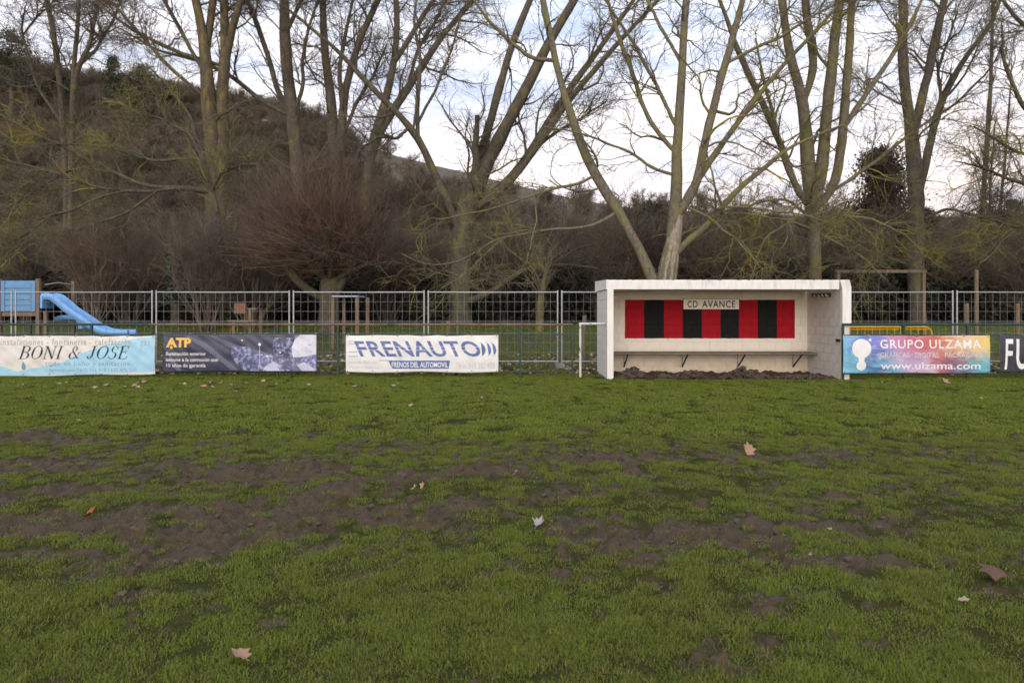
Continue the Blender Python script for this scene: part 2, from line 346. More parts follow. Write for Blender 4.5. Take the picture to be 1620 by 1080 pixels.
# ------------------------------------------------------------------ dugout
YF, YB = 13.76, 15.35
m_paint = pmat('white_masonry_paint', (.70, .67, .62), (.62, .59, .54), 5, .75, .12, c3=(.50, .45, .38), s3=1.8, l3=.54, h3=.80, stretch=(1.4, 1.4, .45))
m_white = pmat('white_roof_paint', (.80, .78, .74), (.70, .68, .63), 7, .7, .1, c3=(.42, .38, .32), s3=3.0, l3=.55, h3=.78, stretch=(1.6, 1.6, .35))
m_concrete = pmat('grey_concrete', (.16, .15, .14), (.26, .25, .23), 9, .9, .3)
dug = empty('dugout', (4.6, YF, 0), 'white open-fronted dugout with red and black striped back wall and bench', 'dugout')
def wall_material():                          # painted blockwork with red and black stripes; colours fixed in the dugout's own space
    m, n, l, b = nodes_mat('striped_masonry_paint')
    tc = n.new('ShaderNodeTexCoord'); tc.object = dug
    sp = n.new('ShaderNodeSeparateXYZ'); no = n.new('ShaderNodeTexNoise'); no.inputs['Scale'].default_value = 6; no.inputs['Detail'].default_value = 8
    l.new(tc.outputs['Object'], no.inputs['Vector'])
    va = n.new('ShaderNodeVectorMath'); va.operation = 'MULTIPLY_ADD'; l.new(no.outputs['Color'], va.inputs[0]); va.inputs[1].default_value = (.016, 0, .016); l.new(tc.outputs['Object'], va.inputs[2])
    l.new(va.outputs[0], sp.inputs[0])
    x0, x1 = 2.748-4.6, 6.878-4.6
    mr = n.new('ShaderNodeMapRange'); l.new(sp.outputs['X'], mr.inputs[0]); mr.inputs[1].default_value = x0; mr.inputs[2].default_value = x1; mr.clamp = True
    cr = n.new('ShaderNodeValToRGB'); cr.color_ramp.interpolation = 'CONSTANT'; l.new(mr.outputs[0], cr.inputs[0])
    ed = [989.6, 1019.5, 1051, 1080, 1111, 1140, 1169.6, 1198.4, 1229]; el = cr.color_ramp.elements
    red, blk = (.32, .007, .015, 1), (.010, .011, .011, 1)
    for k, q in enumerate(ed):
        c = red if k % 2 == 0 else blk
        if k == 0: el[0].position = 0; el[0].color = c
        elif k == 1: el[1].position = (q-989.6)/268.4; el[1].color = c
        else: w = el.new((q-989.6)/268.4); w.color = c
    def inside(sock, lo, hi):
        g = n.new('ShaderNodeMath'); g.operation = 'GREATER_THAN'; l.new(sock, g.inputs[0]); g.inputs[1].default_value = lo
        s = n.new('ShaderNodeMath'); s.operation = 'LESS_THAN'; l.new(sock, s.inputs[0]); s.inputs[1].default_value = hi
        mu = n.new('ShaderNodeMath'); mu.operation = 'MULTIPLY'; l.new(g.outputs[0], mu.inputs[0]); l.new(s.outputs[0], mu.inputs[1]); return mu.outputs[0]
    mk = n.new('ShaderNodeMath'); mk.operation = 'MULTIPLY'; l.new(inside(sp.outputs['X'], x0, x1), mk.inputs[0]); l.new(inside(sp.outputs['Z'], .815, 1.752), mk.inputs[1])
    n2 = n.new('ShaderNodeTexNoise'); n2.inputs['Scale'].default_value = 22; n2.inputs['Detail'].default_value = 8; l.new(tc.outputs['Object'], n2.inputs['Vector'])
    w1 = n.new('ShaderNodeMapRange'); l.new(n2.outputs['Fac'], w1.inputs[0]); w1.inputs[1].default_value = .62; w1.inputs[2].default_value = .8; w1.inputs[4].default_value = .35
    fade = n.new('ShaderNodeMix'); fade.data_type = 'RGBA'; l.new(w1.outputs[0], fade.inputs[0]); l.new(cr.outputs[0], fade.inputs[6]); fade.inputs[7].default_value = (.20, .15, .14, 1)
    base = n.new('ShaderNodeMix'); base.data_type = 'RGBA'; l.new(no.outputs['Fac'], base.inputs[0]); base.inputs[6].default_value = (.75, .69, .60, 1); base.inputs[7].default_value = (.66, .60, .51, 1)
    dz = n.new('ShaderNodeMapRange'); l.new(sp.outputs['Z'], dz.inputs[0]); dz.inputs[1].default_value = .62; dz.inputs[2].default_value = .0; dz.inputs[3].default_value = 0; dz.inputs[4].default_value = 1
    dm = n.new('ShaderNodeMath'); dm.operation = 'MULTIPLY'; l.new(dz.outputs[0], dm.inputs[0]); l.new(no.outputs['Fac'], dm.inputs[1])
    dirt = n.new('ShaderNodeMix'); dirt.data_type = 'RGBA'; l.new(dm.outputs[0], dirt.inputs[0]); l.new(base.outputs[2], dirt.inputs[6]); dirt.inputs[7].default_value = (.46, .32, .15, 1)   # splashed mud stains
    fin = n.new('ShaderNodeMix'); fin.data_type = 'RGBA'; l.new(mk.outputs[0], fin.inputs[0]); l.new(dirt.outputs[2], fin.inputs[6]); l.new(fade.outputs[2], fin.inputs[7])
    l.new(fin.outputs[2], b.inputs['Base Color']); b.inputs['Roughness'].default_value = .8; b.inputs['Specular IOR Level'].default_value = .15
    bp = n.new('ShaderNodeBump'); bp.inputs['Strength'].default_value = .15; bp.inputs['Distance'].default_value = .01; l.new(n2.outputs['Fac'], bp.inputs['Height']); l.new(bp.outputs[0], b.inputs['Normal'])
    return m
m_wall = wall_material()
ZT = 2.147; XL0, XL1, XR0, XR1 = 2.075, 2.20, 7.17, 7.35
bw = box('back_wall', (XL1-.1, YB+.012, -.2), (XR0+.1, YB+.17, 1.94), m_wall, dug, 0)
bm = bmesh.new(); box_bm(bm, (-.1975, -.02, -.0975), (.1975, .02, .0975), .0035); blk_me = bm_mesh('block', bm, m_wall)
bm = bmesh.new(); box_bm(bm, (-.097, -.02, -.0975), (.097, .02, .0975), .0035); half_me = bm_mesh('block', bm, m_wall)
for r_ in range(10):                           # concrete blocks in running bond
    z = .0+r_*.2+.03
    x = XL1-.0+(.2 if r_ % 2 else 0)
    if r_ % 2: obj('block', half_me, bw, (XL1+.1, YB+.02+random.uniform(-.0012, .0012), z))
    while x < XR0-.05:
        full = x+.4 < XR0+.06
        obj('block', blk_me if full else half_me, bw, (x+(.2 if full else .1), YB+.02+random.uniform(-.0012, .0012), z)); x += .4 if full else .2
rw = box('side_wall', (XR0+.012, YF, -.2), (XR1, YB+.16, ZT), m_paint, dug, .012)
bm = bmesh.new(); box_bm(bm, (-.02, -.1975, -.0975), (.02, .1975, .0975), .0035); sb_me = bm_mesh('block', bm, m_paint)
bm = bmesh.new(); box_bm(bm, (-.02, -.097, -.0975), (.02, .097, .0975), .0035); sh_me = bm_mesh('block', bm, m_paint)
for r_ in range(10):
    y = YF+.03
    if r_ % 2: obj('block', sh_me, rw, (XR0+.02, y+.1, .03+r_*.2)); y += .2
    while y < YB-.1:
        full = y+.4 < YB+.05
        obj('block', sb_me if full else sh_me, rw, (XR0+.02+random.uniform(-.001, .001), y+(.2 if full else .1), .03+r_*.2)); y += .4 if full else .2
lw = box('side_wall', (XL0+.012, YF+.01, -.2), (XL1, YB+.16, 1.944), m_paint, dug, .008)
for r_ in range(10):
    y = YF+.03
    if r_ % 2: obj('block', sh_me, lw, (XL0+.02, y+.1, .03+r_*.2)); y += .2
    while y < YB-.0:
        full = y+.4 < YB+.15
        obj('block', sb_me if full else sh_me, lw, (XL0+.02+random.uniform(-.001, .001), y+(.2 if full else .1), .03+r_*.2)); y += .4 if full else .2
box('pilaster', (XL0-.006, YF-.03, -.2), (XL1+.006, YF+.012, 1.944), m_white, dug, .008)
poly_prism('wall_cap', [(XR0-.05, ZT+.004), (XR1-.03, ZT+.004), (XR1+.008, ZT-.16), (XR1+.008, 1.20), (XR0-.002, 1.20), (XR0-.002, ZT-.2)], YF-.055, YF-.002, m_white, dug)
# roof slab, slightly ragged top edge
def slab():
    bm = bmesh.new(); n = 60; rows = []
    for k in range(n+1):
        x = XL0-.03+(XR0-.052-XL0+.03)*k/n; t = .006*(fbm(k*.37, 2.)-.5)+.004*(random.random()-.5)
        rows.append([bm.verts.new(v) for v in ((x, YF-.012, 1.946+.002*random.random()), (x, YF-.012, ZT-.012+t), (x, YF+.01, ZT+.004+t), (x, YB+.22, ZT+.05), (x, YB+.22, 1.95))])
    for a, b in zip(rows, rows[1:]):
        for q in range(5): bm.faces.new((a[q], a[(q+1) % 5], b[(q+1) % 5], b[q]))
    bm.faces.new(rows[0]); bm.faces.new(rows[-1][::-1]); return obj('roof', bm_mesh('roof', bm, m_white), dug)
roof = slab()
m_moss = pmat('roof_moss', (.035, .032, .02), (.09, .08, .06), 20, .95)
bm = bmesh.new()
for k in range(150):                            # moss and leaf crumbs along the roof edge
    x = XL0+.2+random.random()**.8*(XR0-XL0-.4); x = x if random.random() < .6 else random.gauss(4.3, .7)
    if x > XR0-.1 or x < XL0: continue
    s = random.uniform(.006, .022); bmesh.ops.create_icosphere(bm, subdivisions=1, radius=s, matrix=Matrix.Translation((x, YF+random.uniform(.01, .12), ZT+.006))@Matrix.Diagonal((1.6, 1.4, .9, 1)))
tag(obj('moss', bm_mesh('moss', bm, m_moss), roof), None, None, None, 'stuff')
# bench
m_bench = pmat('weathered_bench_wood', (.115, .092, .072), (.20, .165, .13), 3, .8, .2, stretch=(1, 8, 8))
m_iron = pmat('dark_iron', (.025, .024, .024), (.055, .045, .04), 20, .6, .1, metal=.4)
YBF = 14.80
bench = box('bench_seat', (XL1-.05+.06, YBF, .455), (XR0+.004, YBF+.262, .495), m_bench, dug, .006)
box('plank', (XL1+.01, YBF+.270, .456), (XR0+.004, YB-.01, .496), m_bench, bench, .006)
for X in (2.72, 4.13, 5.48, 6.82):
    br = barobj('bench_bracket', (X, YBF+.05, .45), (X, YB+.0, .12), .026, .026, m_iron, dug)
    barobj('bracket_arm', (X, YBF+.02, .447), (X, YB, .447), .02, .016, m_iron, br)
    barobj('bracket_upright', (X, YB-.006, .10), (X, YB-.006, .44), .011, .011, m_iron, br)
# club sign
m_board = pmat('sign_board_paint', (.84, .81, .73), (.78, .74, .66), 8, .6)
m_black = pmat('black_sign_paint', (.018, .018, .018), (.04, .04, .04), 12, .6)
# --- text
def text_mesh(body, x0, x1, z0, z1, mat, shear=0, bold=0, spacing=1.0, surf=None, y=0, cut=.05, track_h=None):
    """flat lettering fitted into the box x0..x1, z0..z1 of a vertical plane; surf(x,z) gives the plane's bulge"""
    cu = bpy.data.curves.new('lettering', 'FONT'); cu.body = body; cu.shear = shear; cu.offset = bold; cu.space_character = spacing; cu.resolution_u = 3
    t = bpy.data.objects.new('lettering', cu); me = bpy.data.meshes.new_from_object(t)
    bpy.data.objects.remove(t)
    co = np.zeros(len(me.vertices)*3); me.vertices.foreach_get('co', co); co = co.reshape(-1, 3)
    mn, mxx = co.min(0), co.max(0); lo, hi = (track_h if track_h else (mn[1], mxx[1]))
    X = x0+(co[:, 0]-mn[0])/(mxx[0]-mn[0])*(x1-x0); Z = z0+(co[:, 1]-lo)/(hi-lo)*(z1-z0)
    me.vertices.foreach_set('co', np.stack([X, np.zeros_like(X), Z], -1).ravel())
    bm = bmesh.new(); bm.from_mesh(me); bpy.data.meshes.remove(me)
    if surf:
        for ax, lo_, hi_ in ((0, min(x0, x1), max(x0, x1)), (2, min(z0, z1)-.05, max(z0, z1)+.05)):
            v = lo_+cut
            while v < hi_:
                no = [0, 0, 0]; no[ax] = 1; co_ = [0, 0, 0]; co_[ax] = v
                bmesh.ops.bisect_plane(bm, geom=bm.verts[:]+bm.edges[:]+bm.faces[:], plane_co=co_, plane_no=no); v += cut
        for v in bm.verts: v.co.y = y-surf(v.co.x, v.co.z)
    else:
        for v in bm.verts: v.co.y = y
    me2 = bpy.data.meshes.new('lettering'); bm.to_mesh(me2); bm.free(); me2.materials.append(mat); return me2
sg = box('sign_board', (4.158, YB-.018, 1.511), (5.508, YB-.002, 1.772), m_board, dug, .003)
for a_, b_ in (((4.15, 1.765), (5.516, 1.776)), ((4.15, 1.507), (5.516, 1.517)), ((4.15, 1.507), (4.161, 1.776)), ((5.505, 1.507), (5.516, 1.776))):
    box('sign_edge', (a_[0], YB-.021, a_[1]), (b_[0], YB-.004, b_[1]), m_black, sg, 0)
x = 4.26
for word, xa, xb in (('CD', 4.255, 4.50), ('AVANCE', 4.61, 5.415)):
    obj('lettering', text_mesh(word, xa, xb, 1.553, 1.722, m_black, bold=.014, spacing=1.12, y=YB-.0225), sg)
# small fittings
hk = box('hook_rack', (XR0-.022, 14.2, 1.79), (XR0-.002, 15.14, 1.88), pmat('brown_rack_wood', (.10, .06, .04), None, 6), dug, .003)
m_hook = pmat('cream_plastic', (.62, .58, .50), (.52, .48, .40), 9, .5)
for k in range(5):
    bm = bmesh.new(); box_bm(bm, (XR0-.075, 14.28+k*.185, 1.80), (XR0-.023, 14.34+k*.185, 1.825), .004); box_bm(bm, (XR0-.075, 14.285+k*.185, 1.822), (XR0-.055, 14.335+k*.185, 1.862), .004)
    obj('hook', bm_mesh('hook', bm, m_hook), hk)
bm = bmesh.new(); bmesh.ops.create_cone(bm, cap_ends=True, segments=12, radius1=.035, radius2=.03, depth=.16, matrix=Matrix.Translation((2.28, 14.3, 1.78))@Matrix.Rotation(R(90), 4, 'Y'))
obj('lamp_fitting', bm_mesh('lamp_fitting', bm, m_hook), dug)
bm = bmesh.new(); box_bm(bm, (XR0-.03, 13.80, .80), (XR0-.004, 13.95, .86), .004); box_bm(bm, (XR0-.05, 13.76, .815), (XR0-.03, 13.9, .845), .004); obj('gate_bolt', bm_mesh('gate_bolt', bm, m_iron), dug)

# soil heaped against the dugout
m_soil = pmat('dark_heaped_soil', (.040, .029, .021), (.110, .082, .060), 9, .95, .6)
def clod_bm(bm, c, r, sd):
    q = bmesh.ops.create_icosphere(bm, subdivisions=2, radius=1)['verts']
    for v in q:
        d = v.co.normalized(); n = .1+1.8*float(fbm(np.array(d.x*2.6+sd), np.array(d.y*2.6+d.z*2.1+sd*.7), 3))
        v.co = Vector(c)+Vector((d.x*r*n*1.25, d.y*r*n, d.z*r*n*.8))
def heap(label, x0, x1, hgt, n, seed):
    random.seed(seed); bm = bmesh.new()
    for k in range(n):
        t = random.random(); x = x0+(x1-x0)*t; env = math.sin(math.pi*min(max(t, .03), .97))**1.3
        y = random.gauss(13.93, .10); r = random.uniform(.014, .050)*(.5+.7*env)
        z = max(0, 1.05*hgt*env*random.random()*(1-min(1, abs(y-13.95)/.35))); clod_bm(bm, (x, y, z+.01), r, seed+k*1.7)
    o = obj('soil_heap', bm_mesh('soil_heap', bm, m_soil), None); tag(o, label, 'soil heap', 'soil heaps before the dugout bench')
heap('largest dark soil heap at the left end of the dugout front', 2.25, 3.05, .21, 230, 11)
heap('lowest lumps of soil between the first and second bench brackets', 3.0, 3.6, .07, 80, 15)
heap('peaked soil heap below the second bench bracket of the dugout', 3.5, 4.3, .17, 170, 12)
heap('broad soil heap below the third bench bracket of the dugout', 4.55, 5.75, .21, 260, 13)
heap('flat thin line of soil by the right wall of the dugout', 5.7, 7.05, .05, 110, 14)
random.seed(5)

# ------------------------------------------------------------------ green fence with banners
YG = 14.12; SG = F/YG
m_green = pmat('dark_green_fence_paint', (.018, .045, .032), (.03, .06, .042), 14, .55, .05, c3=(.10, .055, .03), s3=5, l3=.60, h3=.70)
m_rail = pmat('rusting_rail_paint', (.15, .085, .055), (.22, .15, .10), 5, .7, .1, c3=(.03, .06, .045), s3=.55, l3=.50, h3=.56)
m_wire = pmat('dull_wire', (.10, .11, .105), (.06, .075, .065), 30, .6, metal=.3)
def gx(px, Y=YG): return (px-810)*Y/F
def metal_fence(label, posts, Y, zt, rail_mat, mesh_bays=True):
    fe = empty('metal_fence', (posts[0], Y, 0), label, 'fence', 'green metal pitch fences')
    for a_, b_ in zip(posts, posts[1:]): tube('top_rail', [(a_-.01, Y, zt), ((a_+b_)/2, Y, zt-.004), (b_+.01, Y, zt)], .026, rail_mat, fe)
    for x in posts: box('post', (x-.022, Y-.022, -.1), (x+.022, Y+.022, zt-.01), m_green, fe, .004)
    for a_, b_ in zip(posts, posts[1:]):
        for z in (.95, .12): box('lower_rail', (a_+.022, Y-.012, z-.012), (b_-.022, Y+.012, z+.012), m_green, fe, .003)
        T = Tubes(); x = a_+.06
        while x < b_-.03: T.add([(x, Y, .13), (x, Y, .5), (x, Y, .94)], [.0022]*3, 4); x += .055
        for z in np.arange(.2, .92, .11): T.add([(a_+.02, Y+.004, z), ((a_+b_)/2, Y+.004, z), (b_-.02, Y+.004, z)], [.0022]*3, 4)
        obj('wire_mesh', T.mesh('wire_mesh', m_wire), fe)
    return fe
metal_fence('long green fence with rusty top rail left of the dugout, carrying three banners', [gx(p) for p in (-145, -49, 48, 145, 241, 341, 439, 535, 632, 727, 823, 905)], YG, 1.175, m_rail)
metal_fence('dark green fence right of the dugout, carrying the rainbow and black banners', [gx(p, 13.70) for p in (1333.5, 1430, 1530, 1630, 1730, 1830)], 13.70, 1.185, m_green)
m_wpipe = pmat('flaking_white_pipe_paint', (.62, .63, .60), (.50, .52, .49), 9, .6, .1, c3=(.16, .22, .18), s3=7, l3=.55, h3=.62)
gp = empty('pipe_handrail', (gx(918), 14.0, 0), 'short white pipe handrail with flaking paint at the left of the dugout', 'handrail')
tube('post', [(gx(918, 14.0), 14.0, -.1), (gx(918, 14.0), 14.0, .6), (gx(918, 14.0), 14.0, 1.19)], .026, m_wpipe, gp)
tube('rail', [(gx(916, 14.0), 14.0, 1.19), (gx(930, 14.0), 14.0, 1.19), (XL0-.005, 14.0, 1.195)], .026, m_wpipe, gp)

def pz(py, Y): return CAMH-(py-HOR)*Y/F
class Banner:
    def __init__(s, label, px0, px1, pt, pb, Y, mat, seed, sag=.012, wrinkle=.012, tilt=0):
        s.Y = Y-.075; s.x0, s.x1 = gx(px0, s.Y), gx(px1, s.Y); s.zt, s.zb = pz(pt, s.Y), pz(pb, s.Y); s.seed = seed; s.w = wrinkle; s.tilt = tilt
        s.root = empty('banner', ((s.x0+s.x1)/2, s.Y, s.zb), label, 'banner', 'advertising banners tied to the pitch fence')
        nx, nz = 120, 34; V = []
        for j in range(nz+1):
            for i in range(nx+1):
                u, v = i/nx, j/nz; x = s.x0+(s.x1-s.x0)*u
                top = s.zt-sag*abs(math.sin(u*math.pi*5))*(.6+.4*math.sin(u*9+seed)); bot = s.zb+sag*.6*math.sin(u*11+seed)+tilt*(u-.5)
                z = bot+(top-bot)*v; V.append((x, s.Y-s.bulge(x, z), z))
        i, j = np.meshgrid(np.arange(nx), np.arange(nz)); b = (j*(nx+1)+i).ravel()
        me = mesh_np('sheet', V, np.stack([b, b+1, b+nx+2, b+nx+1], -1), mat, True)
        s.sheet = obj('sheet', me, s.root); sm = s.sheet.modifiers.new('t', 'SOLIDIFY'); sm.thickness = .0015; sm.offset = 1
        m = m_iron
        for k in range(7):                       # eyelets and ties
            for zz, up in ((s.zt-.02, 1), (s.zb+.025, -1)):
                x = s.x0+.04+(s.x1-s.x0-.08)*k/6
                bm = bmesh.new(); bmesh.ops.create_cone(bm, cap_ends=True, segments=10, radius1=.011, radius2=.011, depth=.006, matrix=Matrix.Translation((x, s.Y-s.bulge(x, zz)-.003, zz))@Matrix.Rotation(R(90), 4, 'X'))
                ey = obj('eyelet', bm_mesh('eyelet', bm, m), s.root)
                if up > 0: tube('tie', [(x, s.Y-s.bulge(x, zz)-.006, zz), (x, s.Y-.02, zz+.03), (x+.01, s.Y+.07, zz+.045)], .003, m_wpipe, ey, 5)
    def bulge(s, x, z):
        u = (x-s.x0)/(s.x1-s.x0); v = (z-s.zb)/(s.zt-s.zb); q = s.seed
        f = math.sin(u*23+v*7+q)+.7*math.sin(u*41-v*11+q*2.1)+.6*math.sin(u*9+v*15+q*.7)+.5*math.sin(u*67+v*23)
        return .012+s.w*(.6*f*(.25+.75*v*(1.4-v)))*.6+.018*math.sin(math.pi*min(max(v, 0), 1))
    def X(s, px): return gx(px, s.Y)
    def Z(s, py): return pz(py, s.Y)
    def text(s, body, px0, px1, pt, pb, mat, **k):
        o = obj('lettering', text_mesh(body, s.X(px0), s.X(px1), s.Z(pb), s.Z(pt), mat, surf=s.bulge, y=s.Y-.004-k.pop('lift', 0), **k), s.sheet); return o
    def shape(s, name, pts, mat, lift=.0025, cut=.05, px=True):     # flat printed polygon
        bm = bmesh.new(); q = [(s.X(a), s.Z(b)) if px else (a, b) for a, b in pts]
        bm.faces.new([bm.verts.new((a, 0, b)) for a, b in q]); bmesh.ops.triangulate(bm, faces=bm.faces[:])
        for ax, k in ((0, 0), (2, 1)):
            lo, hi = min(p[k] for p in q), max(p[k] for p in q); v = lo+cut
            while v < hi:
                no = [0, 0, 0]; no[ax] = 1; c = [0, 0, 0]; c[ax] = v
                bmesh.ops.bisect_plane(bm, geom=bm.verts[:]+bm.edges[:]+bm.faces[:], plane_co=c, plane_no=no); v += cut
        for v in bm.verts: v.co.y = s.Y-lift-s.bulge(v.co.x, v.co.z)
        for f in bm.faces:
            f.normal_update()
            if f.normal.y > 0: f.normal_flip()
        me = bpy.data.meshes.new(name); bm.to_mesh(me); bm.free(); me.materials.append(mat); return obj(name, me, s.sheet)
def flat(name, c, v=.9, rough=.5): return pmat(name, c, tuple(q*v for q in c), 5, rough)
def circle(cx, cy, r, n=28, ry=None): return [(cx+r*math.cos(a), cy+(ry or r)*math.sin(a)) for a in np.linspace(0, 2*math.pi, n, endpoint=False)]
p_white = flat('white_print', (.80, .79, .77)); p_dark = flat('black_print', (.02, .025, .03)); p_grey = flat('faded_grey_print', (.36, .36, .37)); p_lite = flat('pale_grey_print', (.55, .55, .56))
# 1 plumbers' banner
p_cream = pmat('banner_cream_vinyl', (.74, .70, .64), (.64, .61, .56), 3, .45, c3=(.50, .45, .38), s3=1.6, l3=.60, h3=.85); p_sky = pmat('sky_blue_print', (.30, .56, .70), (.38, .62, .74), 4, .45)
B = Banner('white and light blue banner lettered BONI & JOSE at the far left', -6, 246, 531, 593.5, YG, p_cream, 1.3, tilt=.05, wrinkle=.024, sag=.018)
wave = [(-5, 594), (-5, 577)]+[(8, 580), (30, 588), (55, 589), (80, 583), (100, 573), (120, 562), (145, 555), (170, 545), (200, 538), (225, 534), (245, 532.5), (245, 588), (180, 590), (100, 592)]
B.shape('printed_wave', wave, p_sky)
def serif_text(B, px0, px1, pt, pb, mat, slant=.30):
    """slanted roman capitals with thick and thin strokes"""
    G = {'B': (.72, [('s', .14, 0, .14, 1, .13), ('t', 0, 0, .4, 0), ('t', 0, 1, .4, 1), ('c', .38, .75, .24, .25, -90, 90, .1), ('c', .38, .26, .30, .26, -90, 90, .12), ('t', .14, .51, .42, .51)]),
         'O': (.86, [('c', .42, .5, .40, .5, 0, 360, .12)]),
         'N': (.88, [('s', .14, 0, .14, 1, .05), ('s', .14, 1, .72, 0, .14), ('s', .72, 0, .72, 1, .05), ('t', 0, 0, .28, 0), ('t', 0, 1, .2, 1), ('t', .58, 1, .86, 1)]),
         'I': (.42, [('s', .2, 0, .2, 1, .13), ('t', .04, 0, .36, 0), ('t', .04, 1, .36, 1)]),
         '&': (.88, [('c', .34, .77, .17, .22, -60, 240, .06), ('c', .30, .26, .27, .26, 60, 330, .10), ('s', .24, .62, .74, .02, .12), ('s', .54, .12, .72, .46, .05), ('t', .62, .47, .84, .47)]),
         'J': (.60, [('s', .38, .2, .38, 1, .13), ('c', .20, .2, .18, .2, 180, 360, .09), ('t', .2, 1, .56, 1)]),
         'S': (.64, [('c', .30, .75, .22, .25, 40, 270, .09), ('c', .30, .26, .26, .26, -140, 90, .10), ('s', .5, .72, .5, .95, .04), ('s', .06, .05, .06, .28, .04)]),
         'E': (.72, [('s', .14, 0, .14, 1, .13), ('t', 0, 0, .62, 0), ('t', 0, 1, .58, 1), ('t', .14, .52, .44, .52), ('s', .6, 0, .64, .24, .05), ('s', .57, .78, .57, 1, .05), ('s', .44, .4, .44, .64, .04)])}
    adv, out, x = 0, [], 0
    for ch in 'BONI & JOSE':
        if ch == ' ': x += .42; continue
        w, st = G[ch]; out.append((x, st)); x += w+.05
    W = x; sc = lambda a, b: (px0+(a+slant*b)/(W+slant)*(px1-px0), pb+(pt-pb)*b)
    for x, st in out:
        for k in st:
            if k[0] in 'st':
                if k[0] == 's': _, a, b, c, d, w = k; q = [(a-w/2, b), (a+w/2, b), (c+w/2, d), (c-w/2, d)]
                else: _, a, b, c, d = k; e = .022 if b < .5 else -.022; e = e if b in (0, 1) else .02; q = [(a, b), (c, d), (c, d+2*e), (a, b+2*e)]
                B.shape('lettering', [sc(x+p, r) for p, r in q], mat, lift=.0042, cut=.08)
            else:
                _, cx, cy, rx, ry, a0, a1, w = k; n = 22; aa = np.radians(np.linspace(a0, a1, n))
                for a, b in zip(aa, aa[1:]):     # strokes thick at the sides, thin top and bottom
                    wa, wb = (.03+w*abs(math.cos(t))**1.3 for t in (a, b))
                    q = [(cx+(rx)*math.cos(a), cy+ry*math.sin(a)), (cx+rx*math.cos(b), cy+ry*math.sin(b)), (cx+(rx-wb)*math.cos(b), cy+(ry-min(wb, .05))*math.sin(b)), (cx+(rx-wa)*math.cos(a), cy+(ry-min(wa, .05))*math.sin(a))]
                    segs.setdefault((x, st[0] and id(st)), []).append([sc(x+p, r) for p, r in q])
segs = {}
def join_shapes(B, name, polys, mat, lift):
    bm = bmesh.new()
    for pts in polys:
        vs = [bm.verts.new((B.X(a), B.Y-lift-B.bulge(B.X(a), B.Z(b)), B.Z(b))) for a, b in pts]
        f = bm.faces.new(vs); f.normal_update()
        if f.normal.y > 0: f.normal_flip()
    me = bpy.data.meshes.new(name); bm.to_mesh(me); bm.free(); me.materials.append(mat); return obj(name, me, B.sheet)
p_navy = flat('dark_navy_print', (.022, .035, .05))
serif_text(B, 31, 210, 547, 567.5, p_navy)
for k, polys in segs.items(): join_shapes(B, 'lettering', polys, p_navy, .0042)
p_teal = flat('faded_blue_grey_print', (.27, .36, .42))
B.text('instalaciones - fontaneria - calefacción - gas', 3, 238, 535, 545.5, p_grey, track_h=(0, .73), spacing=1.15)
B.text('todo en baño y sanitarios', 73, 206, 570.5, 578, p_teal, track_h=(0, .73), spacing=1.1)
B.text('hotmail.com / 610 251 918 / 635 675 562', 80, 217, 582, 587.5, p_teal, track_h=(0, .73))
drop = [(38.5, 571), (41, 576), (42.5, 580), (41.5, 584), (38.5, 585), (35.8, 583.5), (35.5, 580), (37, 575)]
B.shape('printed_drop', drop, flat('drop_blue_print', (.16, .34, .50)), lift=.004)
# 2 lighting banner
p_indigo = pmat('banner_indigo_vinyl', (.038, .041, .070), (.062, .064, .102), 2.2, .36, .05)
B = Banner('dark indigo banner with yellow ATP logo and arc-shaped lamp pictures', 258, 502.5, 528, 587.5, YG, p_indigo, 4.2, sag=.012, wrinkle=.026)
p_streak = flat('grey_violet_print', (.13, .13, .19)); p_yel = flat('amber_print', (.80, .50, .10))
for q in ([(340, 530), (372, 545), (440, 562), (470, 575), (462, 577), (430, 566), (362, 549), (330, 530)], [(300, 531), (330, 545), (378, 585), (366, 585), (322, 549), (290, 531)], [(270, 560), (282, 575), (288, 586), (280, 586), (268, 570)]): B.shape('printed_streak', q, p_streak, lift=.0022)
p_city = [pmat('night_city_print_%s' % n, c1, c2, 14, .45, lo=.45, hi=.6, c3=c3, s3=5) for n, c1, c2, c3 in (('plaza', (.10, .11, .22), (.34, .36, .52), (.06, .06, .12)), ('road', (.13, .13, .27), (.40, .41, .60), (.20, .20, .36)), ('street', (.16, .16, .28), (.10, .10, .18), (.50, .50, .66)), ('hall', (.06, .06, .12), (.28, .29, .44), (.05, .05, .09)))]
def arcband(xl, xr, yt, yb, bow):                # picture cut by two parallel arcs
    L = [(xl-bow*math.sin(math.pi*min(1, t*.75+.1))+ (t**2)*22, yt+(yb-yt)*t) for t in np.linspace(0, 1, 14)]
    Rr = [(xr-bow*math.sin(math.pi*min(1, t*.75+.1))+(t**2)*22, yt+(yb-yt)*t) for t in np.linspace(0, 1, 14)]
    return [(min(a, 501), b) for a, b in L+Rr[::-1]]
B.shape('printed_picture', arcband(370, 398, 548, 586.5, 6), p_city[0], lift=.0030)
B.shape('printed_picture', arcband(402, 432, 560, 586.5, 5), p_city[1], lift=.0032)
B.shape('printed_picture', arcband(437, 465, 534, 586.5, 8), p_city[3], lift=.0034)
B.shape('printed_picture', arcband(434, 468, 566, 586.5, 4), p_city[2], lift=.0040)
B.shape('printed_picture', [(a, b) for a, b in arcband(470, 520, 529, 586.5, 8)], p_city[1], lift=.0036)
B.shape('printed_sky', [(501, 529.5), (475, 529.5), (467, 537), (462.5, 548), (462.5, 558), (465, 565), (480, 564), (501, 560)], flat('pale_sky_print', (.66, .66, .74)), lift=.0046)
p_lilac = flat('pale_lilac_print', (.55, .56, .72))
